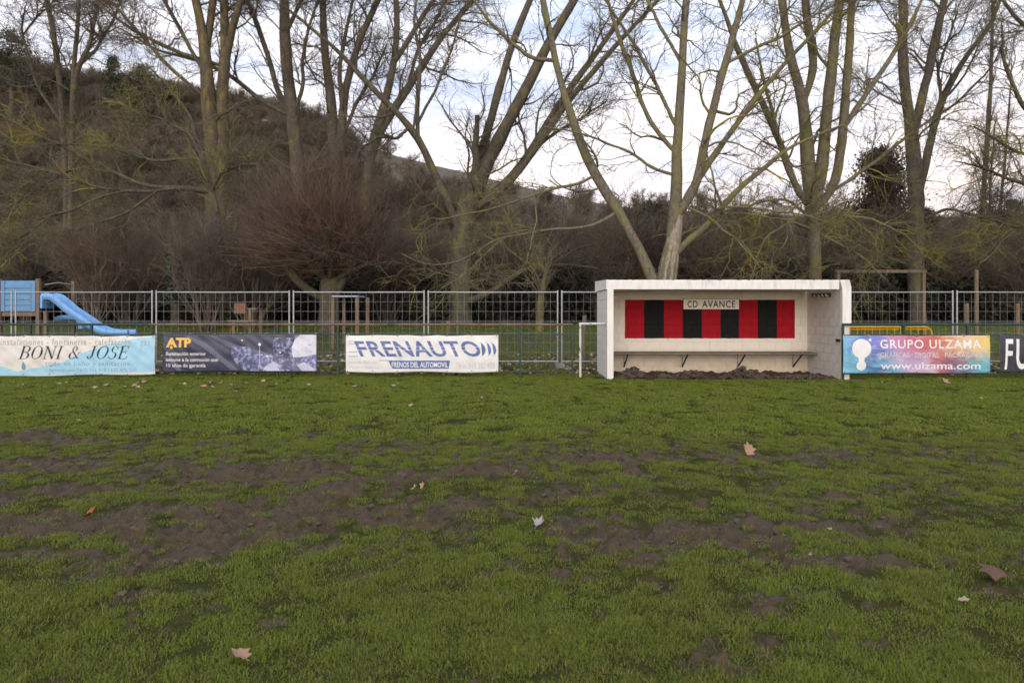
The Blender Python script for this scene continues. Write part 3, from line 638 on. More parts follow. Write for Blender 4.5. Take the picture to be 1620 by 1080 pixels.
B.shape('printed_road', [(416, 586.3), (420, 579), (434, 571), (441, 582), (444, 586.3)], p_lilac, lift=.0046); B.shape('printed_road', [(470, 577), (482, 572), (501, 585), (501, 586.3), (478, 586.3)], p_lilac, lift=.0049)
for cx, cy, r in ((411.5, 544.5, 2.4), (444, 557.5, 1.5), (424, 563, 1.4), (384, 538, 1.2)): B.shape('printed_lamp', circle(cx, cy, r, 12), p_white, lift=.0052)
B.shape('printed_pole', [(411.1, 547), (411.9, 547), (412.1, 577), (411.3, 577)], p_lilac, lift=.005)
B.text('ATP', 264, 303.5, 534, 549, p_yel, bold=.045); B.shape('logo_dot', circle(272, 549.3, 2.5, 14), p_yel, lift=.0052)
for t_, a_, b_, c_, d_ in (('Iluminación exterior', 264, 327, 556, 561.8), ('inmune a la corrosión con', 264, 346, 565.5, 571.3), ('10 años de garantía', 264, 326, 574.5, 580.3)): B.text(t_, a_, b_, c_, d_, p_white, track_h=(0, .73), bold=.008)
# 3 brake shop banner
p_wv = pmat('banner_white_vinyl', (.77, .76, .73), (.68, .67, .65), 2.5, .45, c3=(.55, .51, .45), s3=1.8, l3=.60, h3=.85); p_blue = pmat('royal_blue_print', (.085, .13, .33), (.12, .17, .38), 8, .45)
B = Banner('white banner with blue back-slanted FRENAUTO lettering beside the dugout', 547.5, 788.5, 530, 588.5, YG, p_wv, 2.4, sag=.02, wrinkle=.016)
B.text('FRENAUTO', 560, 760, 539, 564, p_blue, shear=-.42, bold=.022, spacing=1.06)
for cx, w in ((764, 2.6), (773, 2.0), (781, 1.3)):
    aa = np.radians(np.linspace(-62, 62, 14)); sl = lambda t: -3.5*math.sin(t)
    o_ = [(cx-6+13*math.cos(t)+sl(t)*-.6-3, 551.8+13*math.sin(t)*.98) for t in aa]; i_ = [(a-w*math.cos(t), b) for (a, b), t in zip(o_, aa)]
    B.shape('printed_arc', o_+i_[::-1], p_blue, lift=.004)
for a_, b_, c_ in ((552, 561, 539.3), (552, 561.5, 543), (552, 566, 556), (552, 567, 563), (600, 616, 569.5)): B.shape('printed_line', [(a_, c_), (b_, c_), (b_, c_+.8), (a_, c_+.8)], p_blue, lift=.004)
for z_ in (547.5, 553.2): B.shape('printed_gap', [(562, z_), (757, z_+.4), (757, z_+1.0), (562, z_+.6)], p_wv, lift=.0056)
B.shape('printed_panel', [(614.5, 570), (712, 570), (710, 583), (621, 583)], p_blue, lift=.003)
B.text('FRENOS DEL AUTOMOVIL', 620, 709, 572.4, 581, p_white, bold=.02, lift=.001)
B.text('Tfno. 948 332 433', 721, 782.5, 573, 583, p_lite, track_h=(0, .73)); B.text('Ricardo Bell, s/n', 552.5, 596, 570, 575, p_lite, track_h=(0, .73)); B.text('VILLAVA (Navarra)', 552.5, 600, 578.5, 583, p_lite, track_h=(0, .73))
# 4 printers' banner
def rainbow_mat():
    m, n, l, b = nodes_mat('rainbow_vinyl_print'); tc = n.new('ShaderNodeTexCoord')
    no = n.new('ShaderNodeTexNoise'); no.inputs['Scale'].default_value = 2.6; no.inputs['Detail'].default_value = 3; no.inputs['Distortion'].default_value = 1.2; l.new(tc.outputs['Generated'], no.inputs['Vector'])
    sp = n.new('ShaderNodeSeparateXYZ'); l.new(tc.outputs['Generated'], sp.inputs[0])
    ma = n.new('ShaderNodeMath'); ma.operation = 'MULTIPLY_ADD'; l.new(no.outputs['Fac'], ma.inputs[0]); ma.inputs[1].default_value = .42; l.new(sp.outputs['X'], ma.inputs[2])
    def ramp(stops):
        s = n.new('ShaderNodeMath'); s.operation = 'SUBTRACT'; l.new(ma.outputs[0], s.inputs[0]); s.inputs[1].default_value = .21
        r = n.new('ShaderNodeValToRGB'); l.new(s.outputs[0], r.inputs[0]); el = r.color_ramp.elements
        for k, (p, c) in enumerate(stops):
            q = el[k] if k < 2 else el.new(p); q.position = p; q.color = (*c, 1)
        return r.outputs[0]
    top = ramp([(0, (.20, .42, .62)), (1, (.72, .55, .13)), (.1, (.10, .20, .55)), (.24, (.22, .20, .55)), (.34, (.52, .26, .45)), (.45, (.52, .13, .20)), (.58, (.50, .12, .10)), (.70, (.62, .30, .16)), (.82, (.72, .50, .30))])
    bot = ramp([(0, (.22, .52, .66)), (1, (.16, .42, .50)), (.12, (.12, .36, .50)), (.2, (.07, .14, .30)), (.3, (.16, .40, .56)), (.42, (.45, .35, .55)), (.55, (.56, .38, .52)), (.68, (.40, .12, .16)), (.8, (.18, .10, .20)), (.9, (.12, .36, .46))])
    n2 = n.new('ShaderNodeTexNoise'); n2.inputs['Scale'].default_value = 4; n2.inputs['Distortion'].default_value = 2; l.new(tc.outputs['Generated'], n2.inputs['Vector'])
    mz = n.new('ShaderNodeMath'); mz.operation = 'MULTIPLY_ADD'; l.new(n2.outputs['Fac'], mz.inputs[0]); mz.inputs[1].default_value = .7; l.new(sp.outputs['Z'], mz.inputs[2])
    mr = n.new('ShaderNodeMapRange'); mr.inputs[1].default_value = .62; mr.inputs[2].default_value = 1.05; l.new(mz.outputs[0], mr.inputs[0])
    mx = n.new('ShaderNodeMix'); mx.data_type = 'RGBA'; l.new(mr.outputs[0], mx.inputs[0]); l.new(bot, mx.inputs[6]); l.new(top, mx.inputs[7])
    n3 = n.new('ShaderNodeTexNoise'); n3.inputs['Scale'].default_value = 9; n3.inputs['Detail'].default_value = 6; l.new(tc.outputs['Generated'], n3.inputs['Vector'])
    m3 = n.new('ShaderNodeMapRange'); m3.inputs[1].default_value = .55; m3.inputs[2].default_value = .75; m3.inputs[4].default_value = .6; l.new(n3.outputs['Fac'], m3.inputs[0])
    mw = n.new('ShaderNodeMix'); mw.data_type = 'RGBA'; l.new(m3.outputs[0], mw.inputs[0]); l.new(mx.outputs[2], mw.inputs[6]); mw.inputs[7].default_value = (.62, .58, .62, 1)
    l.new(mw.outputs[2], b.inputs['Base Color']); b.inputs['Roughness'].default_value = .42; return m
B = Banner('rainbow-coloured banner lettered GRUPO ULZAMA right of the dugout', 1333, 1565, 530.5, 590, 13.70, rainbow_mat(), 3.1, sag=.009, wrinkle=.012)
B.shape('logo_disc', circle(1362, 551, 15.2, 32), p_white); B.shape('logo_disc', circle(1361.5, 578, 7.6, 24), p_white); B.shape('logo_neck', [(1357, 563), (1367, 563), (1362.6, 568), (1366, 574), (1357, 574), (1360.4, 568)], p_white, lift=.0022); B.shape('logo_disc', circle(1375.6, 537.5, 2.4, 14), p_white, lift=.003)
B.text('GRUPO ULZAMA', 1391, 1551, 537, 551, p_white, bold=.014, spacing=1.14)
p_pale = flat('pale_pink_print', (.70, .62, .62))
B.text('GRÁFICAS · DIGITAL · PACKAGING', 1391, 1551, 557, 565, p_pale, track_h=(0, .73))
B.text('www.ulzama.com', 1392, 1550, 572, 583.5, p_white, track_h=(0, .73), bold=.012)
# 5 black banner at the frame edge
B = Banner('black banner with tall white letters FU at the right edge', 1581, 1800, 530.5, 588.5, 13.70, pmat('banner_black_vinyl', (.035, .035, .045), (.06, .06, .075), 3, .4), 5.5, sag=.008, wrinkle=.012)
B.text('F', 1588, 1601.5, 536, 584, p_white, shear=.10, bold=.012); B.text('U', 1606, 1627, 536, 584, p_white, shear=.04, bold=.02)

# ------------------------------------------------------------------ temporary wire fence
m_galv = pmat('galvanised_tube', (.42, .44, .46), (.32, .34, .36), 12, .42, .03, metal=.55)
m_gwire = pmat('galvanised_wire', (.30, .305, .31), (.22, .225, .23), 20, .5, metal=.4)
m_foot = m_concrete
YH = 16.45
def heras(x0, x1, Y0, Y1, label):
    z0 = float(gz(x0, Y0)); W = x1-x0
    e_ = empty('mesh_fence_panel', (x0, Y0, z0), label, 'fence panel', 'temporary wire mesh fence panels')
    p = lambda t, z: (x0+W*t, Y0+(Y1-Y0)*t, z0+z)
    top = 1.96
    for t in (0, 1): tube('upright', [p(t, .02), p(t, 1.0), p(t, top+.045)], .021, m_galv, e_)
    for z in (top, .16): tube('cross_tube', [p(.004, z), p(.5, z-.006 if z > 1 else z), p(.996, z)], .0165, m_galv, e_)
    T = Tubes(); n = 18
    for k in range(1, n): T.add([p(k/n, .16), p(k/n, 1.0), p(k/n, top)], [.0038]*3, 4)
    for z in (.40, .65, .9, 1.18, 1.215, 1.46, 1.71): T.add([p(0, z), p(.5, z-.003), p(1, z)], [.0038]*3, 4)
    obj('wire_mesh', T.mesh('wire_mesh', m_gwire), e_)
    return e_
hx = [gx(p, YH) for p in (-190, 21.5, 244, 461, 674.3, 885.5, 1097, 1304, 1510.5, 1722)]
hl = ['wire mesh fence panel at the far left before the blue play tower', 'wire mesh fence panel in front of the blue slide', 'wire mesh fence panel above the dark indigo banner', 'wire mesh fence panel in front of the round pollard willow', 'wire mesh fence panel in front of the leaning grey willow trunk', 'wire mesh fence panel half hidden by the left end of the dugout', 'wire mesh fence panel behind the dugout', 'wire mesh fence panel between the dugout and the rightmost paired uprights', 'wire mesh fence panel at the far right edge']
for k in range(9):
    if k == 6: continue
    heras(hx[k]+.055, hx[k+1]-.055, YH, YH, hl[k])
for k, px in enumerate((21.5, 244, 461, 674.3, 885.5, 1510.5)):
    f_ = box('fence_foot', (gx(px, YH)-.12, YH-.32, float(gz(gx(px, YH), YH))-.02), (gx(px, YH)+.12, YH+.32, float(gz(gx(px, YH), YH))+.11), m_foot, None, .02)
    tag(f_, 'concrete fence foot '+('by the blue play tower', 'behind the gap between the BONI & JOSE and ATP banners', 'behind the right end of the ATP banner', 'behind the middle of the FRENAUTO banner', 'standing in leaf litter left of the dugout', 'behind the right end of the rainbow banner')[k], 'fence foot', 'concrete feet of the mesh fence')

# ------------------------------------------------------------------ yellow barriers
m_yel = pmat('yellow_barrier_paint', (.66, .36, .015), (.52, .27, .01), 9, .5, .05)
def barrier(px0, px1, label, open_l=False, r_l=0, r_r=0):
    Y = 15.2; x0, x1 = gx(px0, Y), gx(px1, Y); zt = pz(517, Y); e_ = empty('crowd_barrier', ((x0+x1)/2, Y, 0), label, 'barrier', 'yellow crowd barriers behind the right fence')
    P = []
    def arc(cx, cz, r, a0, a1): return [(cx+r*math.cos(t), Y, cz+r*math.sin(t)) for t in np.radians(np.linspace(a0, a1, 7))]
    P = [(x0, Y, .12)]+(arc(x0+r_l, zt-r_l, r_l, 180, 90) if r_l else [(x0, Y, zt)])+(arc(x1-r_r, zt-r_r, r_r, 90, 0) if r_r else [(x1, Y, zt)])+[(x1, Y, .12)]
    tube('frame', P, .021, m_yel, e_); tube('lower_rail', [(x0, Y, .2), (x1, Y, .2)], .014, m_yel, e_); tube('upper_rail', [(x0+.02, Y, zt-.06), (x1-.03, Y, zt-.06)], .012, m_yel, e_)
    x = x0+.17
    while x < x1-.06: tube('bar', [(x, Y, .2), (x, Y, zt-.01)], .009, m_yel, e_, 6); x += .178
    for x in (x0+.1, x1-.1): barobj('foot', (x, Y-.28, .03), (x, Y+.28, .03), .04, .03, m_yel, e_)
barrier(1322, 1424, 'yellow crowd barrier closest to the dugout behind the rainbow banner', r_l=.1)
barrier(1430, 1474, 'yellow crowd barrier with rounded corner behind the middle of the rainbow banner', r_r=.17)

# ------------------------------------------------------------------ playground
m_timber = pmat('brown_play_timber', (.145, .098, .062), (.21, .15, .10), 3, .75, .15, stretch=(8, 8, 1)); m_post = pmat('grey_brown_post_timber', (.22, .165, .105), (.13, .095, .06), 3, .85, .2, stretch=(8, 8, 1))
m_pblue = pmat('blue_play_panel', (.11, .25, .43), (.14, .29, .47), 4, .5, .03); m_slide = pmat('light_blue_slide_plastic', (.16, .36, .68), (.20, .41, .72), 3, .35)
YP = 20.0; gp0 = float(gz(-14, YP))
tw = empty('play_tower', (gx(30, YP), YP, gp0), 'timber play tower with blue slatted panel at the left edge', 'play tower')
zz = lambda py: pz(py, YP); xx = lambda px: gx(px, YP)
for px, dy, top in ((0, 0, 441), (61, 0, 441), (15, 1.2, 440), (75, 1.2, 442)): box('post', (xx(px)-.055, YP+dy-.055, gp0-.1), (xx(px)+.055, YP+dy+.055, zz(top)), m_timber, tw, .012)
pn = box('side_panel', (xx(3), YP-.02, zz(493)), (xx(58), YP+.01, zz(444)), m_pblue, tw, .01)
for k in range(5): z = 449+k*9; box('slat', (xx(9.5), YP-.05, zz(z+6.8)), (xx(51), YP-.022, zz(z)), m_pblue, pn, .008)
for px0, px1 in ((3.5, 9), (51.5, 57.5)): box('stile', (xx(px0), YP-.055, zz(492.5)), (xx(px1), YP-.022, zz(444.5)), m_pblue, pn, .008)
box('deck_beam', (xx(4), YP-.03, zz(500)), (xx(58), YP+.03, zz(494)), m_timber, tw, .008)
for k in range(8): box('deck_plank', (xx(2), YP+.06+k*.145, zz(494)), (xx(64), YP+.195+k*.145, zz(492.3)), m_timber, tw, .004)
tube('grab_bar', [(xx(63), YP+.2, zz(450)), (xx(70), YP+.6, zz(446)), (xx(75), YP+1.15, zz(448))], .02, m_galv, tw)
def chute(name, path, wid, wall, mat, parent, y0):
    P = np.array([(xx(a), zz(b)) for a, b in path]); t = np.linspace(0, len(P)-1, 40); S = np.stack([np.interp(t, np.arange(len(P)), P[:, k]) for k in (0, 1)], -1)
    for _ in range(4): S[1:-1] = (S[:-2]+S[1:-1]*2+S[2:])/4
    prof = [(0, wall), (.03, wall+.015), (.06, wall), (.08, .03), (.14, 0), (wid-.14, 0), (wid-.08, .03), (wid-.06, wall), (wid-.03, wall+.015), (wid, wall), (wid, -.05), (0, -.05)]
    T = np.gradient(S, axis=0); T /= np.linalg.norm(T, axis=1, keepdims=True); Nn = np.stack([-T[:, 1], T[:, 0]], -1)
    V = [[(S[i, 0]+Nn[i, 0]*h, y0+w, S[i, 1]+Nn[i, 1]*h) for w, h in prof] for i in range(40)]; k = len(prof)
    i, j = np.meshgrid(np.arange(39), np.arange(k), indexing='ij'); q = np.stack([i*k+j, i*k+(j+1) % k, (i+1)*k+(j+1) % k, (i+1)*k+j], -1).reshape(-1, 4)
    return obj(name, mesh_np(name, np.array(V).reshape(-1, 3), q, mat, True), parent)
sl = empty('slide', (xx(140), YP, gp0), 'light blue plastic slide running down to the right from the play tower', 'slide')
chute('chute', [(72, 472), (79, 471), (87, 472), (98, 482), (112, 494), (127, 503), (141, 513), (153, 521), (165, 526.5), (179, 529), (207, 529)], .5, .14, m_slide, sl, YP-.18)
box('start_hood', (xx(70), YP-.20, zz(488)), (xx(74), YP+.34, zz(467)), m_slide, sl, .03)
box('support', (xx(72)-.05, YP-.03, gp0-.1), (xx(72)+.05, YP+.07, zz(492)), m_post, sl, .008)
cs = empty('baby_slide', (xx(90), YP+1.6, gp0), 'small blue slide bending down beneath the big slide', 'slide')
o_ = chute('chute', [(60, 506), (72, 503.5), (90, 503.5), (98, 505), (101, 512), (102, 521)], .5, .08, m_slide, cs, YP+.7)
# timber furniture and posts behind the fences
def gpost(px, Y, top, w, label, mat=m_post, lean=0):
    x = gx(px, Y); z0 = float(gz(x, Y)); zt = pz(top, Y); bm = bmesh.new(); k = 8
    for q in range(5):
        t = q/4; z = z0-.2+(zt-z0+.2)*t
        for s in range(k): a = s*2*math.pi/k+.3; bm.verts.new((x+lean*t+math.cos(a)*w/2*(1-.06*t), Y+math.sin(a)*w/2*(1-.06*t), z+(.03*math.sin(s*2.1) if q == 4 else 0)))
    bm.verts.ensure_lookup_table()
    for q in range(4):
        for s in range(k): bm.faces.new([bm.verts[i] for i in (q*k+s, q*k+(s+1) % k, (q+1)*k+(s+1) % k, (q+1)*k+s)])
    bm.faces.new(bm.verts[4*k:5*k]); o = obj('timber_post', bm_mesh('timber_post', bm, mat)); return tag(o, label, 'post', 'timber posts behind the fences')
gpost(1529, 18.5, 481, .13, 'short grey timber post right of the rightmost paired fence uprights'); gpost(1544.5, 21, 428, .125, 'tall timber post at the right rising well above the wire fence'); gpost(1610, 18.5, 481, .12, 'short timber post at the right edge above the black banner')
gpost(922, 18, 500, .13, 'stubby timber post beside the left wall of the dugout', lean=.05); gpost(709, 20, 508, .13, 'left one of two squat posts below the leaning willow'); gpost(724.5, 20, 508, .11, 'right one of two squat posts below the leaning willow')
gf = empty('timber_goal_frame', (gx(1393, 21), 21, float(gz(12, 21))), 'square timber goal frame rising behind the right end of the dugout', 'goal frame')
zg = float(gz(12, 21)); zt_ = pz(427, 21)
for px in (1325.5, 1460.5): box('post', (gx(px, 21)-.05, 20.94, zg-.2), (gx(px, 21)+.05, 21.06, zt_-.105), m_timber, gf, .01)
box('crossbeam', (gx(1322, 21), 20.93, zt_-.1), (gx(1464, 21), 21.07, zt_), m_timber, gf, .01)
for px in (1345, 1362, 1384, 1407, 1437): box('bolt_block', (gx(px, 21)-.03, 20.90, zt_-.075), (gx(px, 21)+.03, 20.928, zt_-.02), m_post, gf, .005)
bn = empty('picnic_bench', (gx(383, 21), 21, float(gz(-9, 21))), 'wooden bench with reddish board standing above the indigo banner', 'bench'); zb = float(gz(-9, 21))
for px, top, dy in ((370, 509, 0), (390, 487, .3), (399, 487, .75)): box('leg', (gx(px, 21)-.045, 21+dy-.045, zb-.1), (gx(px, 21)+.045, 21+dy+.045, pz(top, 21)), m_timber, bn, .008)
box('seat', (gx(362, 21), 20.9, pz(509, 21)), (gx(402, 21), 21.28, pz(506.5, 21)), m_timber, bn, .008); box('backboard', (gx(363, 21), 21.35, pz(496, 21)), (gx(381, 21), 21.39, pz(479, 21)), pmat('red_brown_board', (.16, .075, .045), (.22, .11, .07), 4), bn, .006); box('arm_board', (gx(386, 21), 21.25, pz(489.5, 21)), (gx(401, 21), 21.8, pz(487, 21)), m_timber, bn, .006)
pt = empty('play_table', (gx(548, 20.5), 20.5, float(gz(-5, 20.5))), 'timber frame on four posts with pale top beside the pollard willow trunk', 'play frame'); zb = float(gz(-5, 20.5))
for px, dy in ((527, 0), (534, .8), (565, 0), (573, .8)): box('post', (gx(px, 20.5)-.05, 20.5+dy-.05, zb-.1), (gx(px, 20.5)+.05, 20.5+dy+.05, pz(470, 20.5)), m_timber, pt, .01)
box('top_sheet', (gx(526, 20.5), 20.4, pz(470, 20.5)+.004), (gx(567, 20.5), 21.4, pz(467.5, 20.5)), pmat('pale_grey_sheet', (.42, .45, .50), None, 4), pt, .006)

# ------------------------------------------------------------------ trees
def bark(name, a, b, lich, amt, scale=3.0):
    return pmat(name, a, b, scale*5, .9, 1.0, c3=lich, s3=scale, l3=.64-amt, h3=.78-amt, stretch=(1, 1, .45))
m_bark = bark('grey_brown_bark', (.110, .090, .068), (.050, .041, .031), (.125, .115, .045), .12)
m_barkA = bark('lichen_stained_bark', (.105, .085, .055), (.056, .045, .030), (.16, .122, .040), .15)
m_barkF = bark('plane_tree_bark', (.190, .160, .118), (.095, .080, .056), (.160, .148, .050), .17)
m_barkP = bark('pale_flaking_bark', (.34, .29, .23), (.20, .16, .115), (.15, .13, .07), .06)
m_twig = pmat('dark_twig_bark', (.080, .064, .047), (.120, .098, .068), 2.5, .9)
m_twigF = pmat('lichened_twig_bark', (.105, .088, .056), (.150, .128, .075), 2.2, .9, c3=(.27, .23, .045), s3=.8, l3=.50, h3=.64)
m_twigR = pmat('red_brown_twig_bark', (.145, .092, .064), (.085, .058, .043), 1.2, .9)
def scrub_mat():                               # every bush its own tint: brown, olive, russet or grey
    m, n, l, b = nodes_mat('brown_scrub_twig_bark'); oi = n.new('ShaderNodeObjectInfo'); cr = n.new('ShaderNodeValToRGB'); l.new(oi.outputs['Random'], cr.inputs[0]); el = cr.color_ramp.elements
    for k, (p, c) in enumerate(((0, (.080, .062, .046)), (1, (.175, .142, .104)), (.2, (.155, .113, .076)), (.4, (.092, .085, .048)), (.6, (.148, .100, .069)), (.8, (.060, .047, .036)))):
        q = el[k] if k < 2 else el.new(p); q.position = p; q.color = (*c, 1)
    l.new(cr.outputs[0], b.inputs['Base Color']); b.inputs['Roughness'].default_value = .95; return m
m_twigB = scrub_mat()
def resample(P, Rr, n):
    P = np.asarray(P, float); d = np.concatenate([[0], np.cumsum(np.linalg.norm(np.diff(P, axis=0), axis=1))]); t = np.linspace(0, d[-1], n)
    Q = np.stack([np.interp(t, d, P[:, k]) for k in range(3)], -1); Rq = np.interp(t, d, Rr)
    for _ in range(2): Q[1:-1] = (Q[:-2]+2*Q[1:-1]+Q[2:])/4
    return Q, Rq
def spawn(P, Rr, m, t0, t1, a0, a1, l0, l1, n, up, wig, rr, r, taper=.3, rmin=.0025, tp=1.0):
    """grow m children on each branch"""
    B, N, _ = P.shape; idx = np.repeat(np.arange(B), m); K = len(idx)
    t = t0+(t1-t0)*r.random(K)**tp; f = t*(N-1); i = np.minimum(f.astype(int), N-2); w = (f-i)[:, None]
    p = P[idx, i]*(1-w)+P[idx, i+1]*w; T = P[idx, i+1]-P[idx, i]; T /= np.linalg.norm(T, axis=1, keepdims=True)+1e-9
    r0 = (Rr[idx, i]*(1-w[:, 0])+Rr[idx, i+1]*w[:, 0])
    q = r.normal(size=(K, 3)); q -= (q*T).sum(1, keepdims=True)*T; q /= np.linalg.norm(q, axis=1, keepdims=True)+1e-9
    a = r.uniform(a0, a1, K)[:, None]; d = np.cos(a)*T+np.sin(a)*q
    L = r.uniform(l0, l1, K)*(1-.45*t); st = (L/(n-1))[:, None]; out = [p]
    for k in range(n-1):
        d = d+wig*r.normal(size=(K, 3))+np.array([0, 0, up]); d /= np.linalg.norm(d, axis=1, keepdims=True); p = p+d*st; out.append(p)
    r1 = np.maximum(np.minimum(r0*r.uniform(rr*.7, rr*1.2, K), L*.02), rmin)
    return np.stack(out, 1), r1[:, None]*np.linspace(1, taper, n)[None]
def tree(name, label, cat, Y, limbs, mats, levels, seed, group=None, depth=1.6, trunk_extra=None, sides=9):
    """limbs: traced stems [(px, py, width px), ...] each at its own depth; levels: settings for spawn()"""
    r = np.random.default_rng(seed); Ts = Tubes(); Tc = Tubes(); LP, LR = [], []
    base = None
    for li, L in enumerate(limbs):
        off = L[0] if isinstance(L[0], (int, float)) else (0 if li == 0 else r.choice([-1, 1])*r.uniform(.4, 1)*depth); pts = L[1:] if isinstance(L[0], (int, float)) else L
        y_s = Y
        if li:                                  # start at the depth of the stem it leaves
            A = np.concatenate(LP); sx, sz = 810+A[:, 0]/A[:, 1]*F, HOR-(A[:, 2]-CAMH)/A[:, 1]*F; near = A[np.argmin((sx-pts[0][0])**2+(sz-pts[0][1])**2)]; y_s = float(near[1])
        n = len(pts); D = [y_s+off*(k/(n-1)) for k in range(n)]; P = [PX(a, b, D[k]) for k, (a, b, *_) in enumerate(pts)]; w = [q[2] if len(q) > 2 else None for q in pts]
        for k in range(n):
            if w[k] is None: w[k] = w[k-1]*.85
        Rr = [w[k]/2/F*D[k]*(.92 if k else .8) for k in range(n)]
        if li: P[0] = near
        P, Rr = resample(P, Rr, 22); wob = np.cumsum(r.normal(size=P.shape)*.012, 0); wob -= np.linspace(0, 1, 22)[:, None]*wob[-1]; P = P+wob
        if li == 0:
            g = float(gz(P[0, 0], Y)); base = (P[0, 0], Y, g)
            P[0, 2] = min(P[0, 2], g-.15); Rr[0] *= 1.25
        Ts.add(P, Rr*(1+.05*r.normal(size=22)), sides); LP.append(P); LR.append(Rr)
    LP, LR = np.stack(LP), np.stack(LR); cur = (LP, LR)
    for k, lv in enumerate(levels):
        cur = spawn(*cur, r=r, **lv)
        (Tc).add(*cur, k=5 if k == 0 else (4 if k == 1 else 3))
    e_ = empty(name, base, label, cat, group)
    obj('trunk', Ts.mesh('trunk', mats[0]), e_); obj('crown', Tc.mesh('crown', mats[1], True), e_)
    return e_, r
def LV(m1=16, m2=9, m3=5, up=.03, l1=4.2, l2=2.1, l3=.95, a=.45, k=1.0):
    return [dict(m=m1, t0=.22, t1=1, a0=a, a1=a+.75, l0=l1*.35, l1=l1*1.3, n=11, up=up, wig=.17, rr=.46, rmin=.016*k, tp=.85), dict(m=m2, t0=.12, t1=1, a0=.45, a1=1.2, l0=l2*.3, l1=l2*1.3, n=6, up=up*.6, wig=.22, rr=.55, rmin=.0095*k), dict(m=m3, t0=.1, t1=1, a0=.4, a1=1.2, l0=l3*.3, l1=l3*1.4, n=3, up=.02, wig=.22, rr=.65, rmin=.006*k)]
UP = lambda *p: p
tree('bare_tree', 'twin-trunked bare tree with yellow lichened bark on the left', 'tree', 38, [
    [(338, 512, 30), (338, 360, 28), (338, 231, 26), (327, 147, 24), (326, 98, 20), (318, 27, 15), (307, 0, 13), (296, -70, 9), (286, -160, 4)],
    [(342, 420, 26), (350, 300, 24), (353, 222, 22), (351, 147, 20), (358, 93, 18), (356, 27, 14), (354, 0, 12), (350, -80, 8), (352, -170, 3)],
    [(326, 98, 14), (331, 40, 13), (337, 0, 12), (345, -70, 8), (350, -150, 3)], [(358, 93, 15), (369, 40, 13), (382, 0, 11), (402, -70, 7), (415, -140, 3)],
    [(325, 110, 8), (284, 45, 7), (260, 0, 6), (235, -50, 4), (205, -90, 2)], [(338, 105, 8), (284, 84, 7), (213, 49, 5.5), (169, 18, 4.5), (140, -10, 3), (110, -40, 2)], [(327, 150, 7), (270, 110, 6), (225, 60, 5), (190, 20, 4), (150, -30, 2)]], (m_barkA, m_twig), LV(16, 9, 5, k=1.2), 21)
tree('bare_tree', 'straight dark bare trunk behind the left half of the pollard willow', 'tree', 40, [
    [(476, 505, 28), (474, 330, 26), (471, 240, 24), (462, 178, 22), (453, 107, 20), (449, 44, 18), (449, 0, 16), (445, -70, 11), (440, -170, 4)],
    [(458, 190, 11), (440, 147, 10), (427, 102, 9), (409, 44, 8), (391, 0, 7), (365, -60, 3)], [(470, 195, 8), (482, 133, 7), (478, 100, 6), (490, 40, 5), (510, -20, 3)], [(456, 200, 8), (418, 164, 8), (364, 118, 7), (310, 92, 6), (250, 80, 4), (190, 45, 2)], [(451, 60, 9), (470, 15, 7), (492, -40, 5), (510, -90, 2)]], (m_bark, m_twig), LV(20, 9, 5, k=1.2), 22)
tree('bare_tree', 'forked bare tree behind the top of the pollard willow', 'tree', 41, [
    [(532, 505, 26), (531, 330, 24), (529, 240, 22), (527, 169, 18), (515, 102, 14), (511, 44, 13), (511, 0, 12), (505, -80, 8), (500, -160, 3)],
    [(534, 290, 18), (540, 222, 16), (544, 155, 14), (567, 67, 12), (598, 0, 10), (630, -70, 6), (650, -130, 2)], [(542, 180, 8), (535, 110, 7), (548, 50, 6), (560, -10, 4), (570, -60, 2)], [(540, 222, 7), (565, 160, 6), (590, 120, 5), (612, 70, 3)]], (m_bark, m_twig), LV(22, 9, 5, k=1.2), 23)
tree('bare_tree', 'bare tree of several stems leaning right between pollard and grey willow', 'tree', 40, [
    [(572, 505, 24), (576, 340, 22), (584, 235, 18), (607, 178, 15), (622, 102, 12), (631, 44, 11), (624, 0, 10), (620, -80, 6), (618, -150, 2)],
    [(586, 250, 16), (593, 218, 15), (629, 164, 14), (669, 102, 12), (704, 49, 10), (749, 0, 8), (800, -60, 5), (830, -110, 2)], [(622, 110, 10), (640, 75, 9), (669, 27, 8), (687, 0, 7), (715, -60, 4), (730, -110, 2)], [(645, 140, 7), (660, 80, 6), (690, 30, 5), (710, -10, 3)]], (m_bark, m_twig), LV(22, 9, 5, k=1.2), 24)
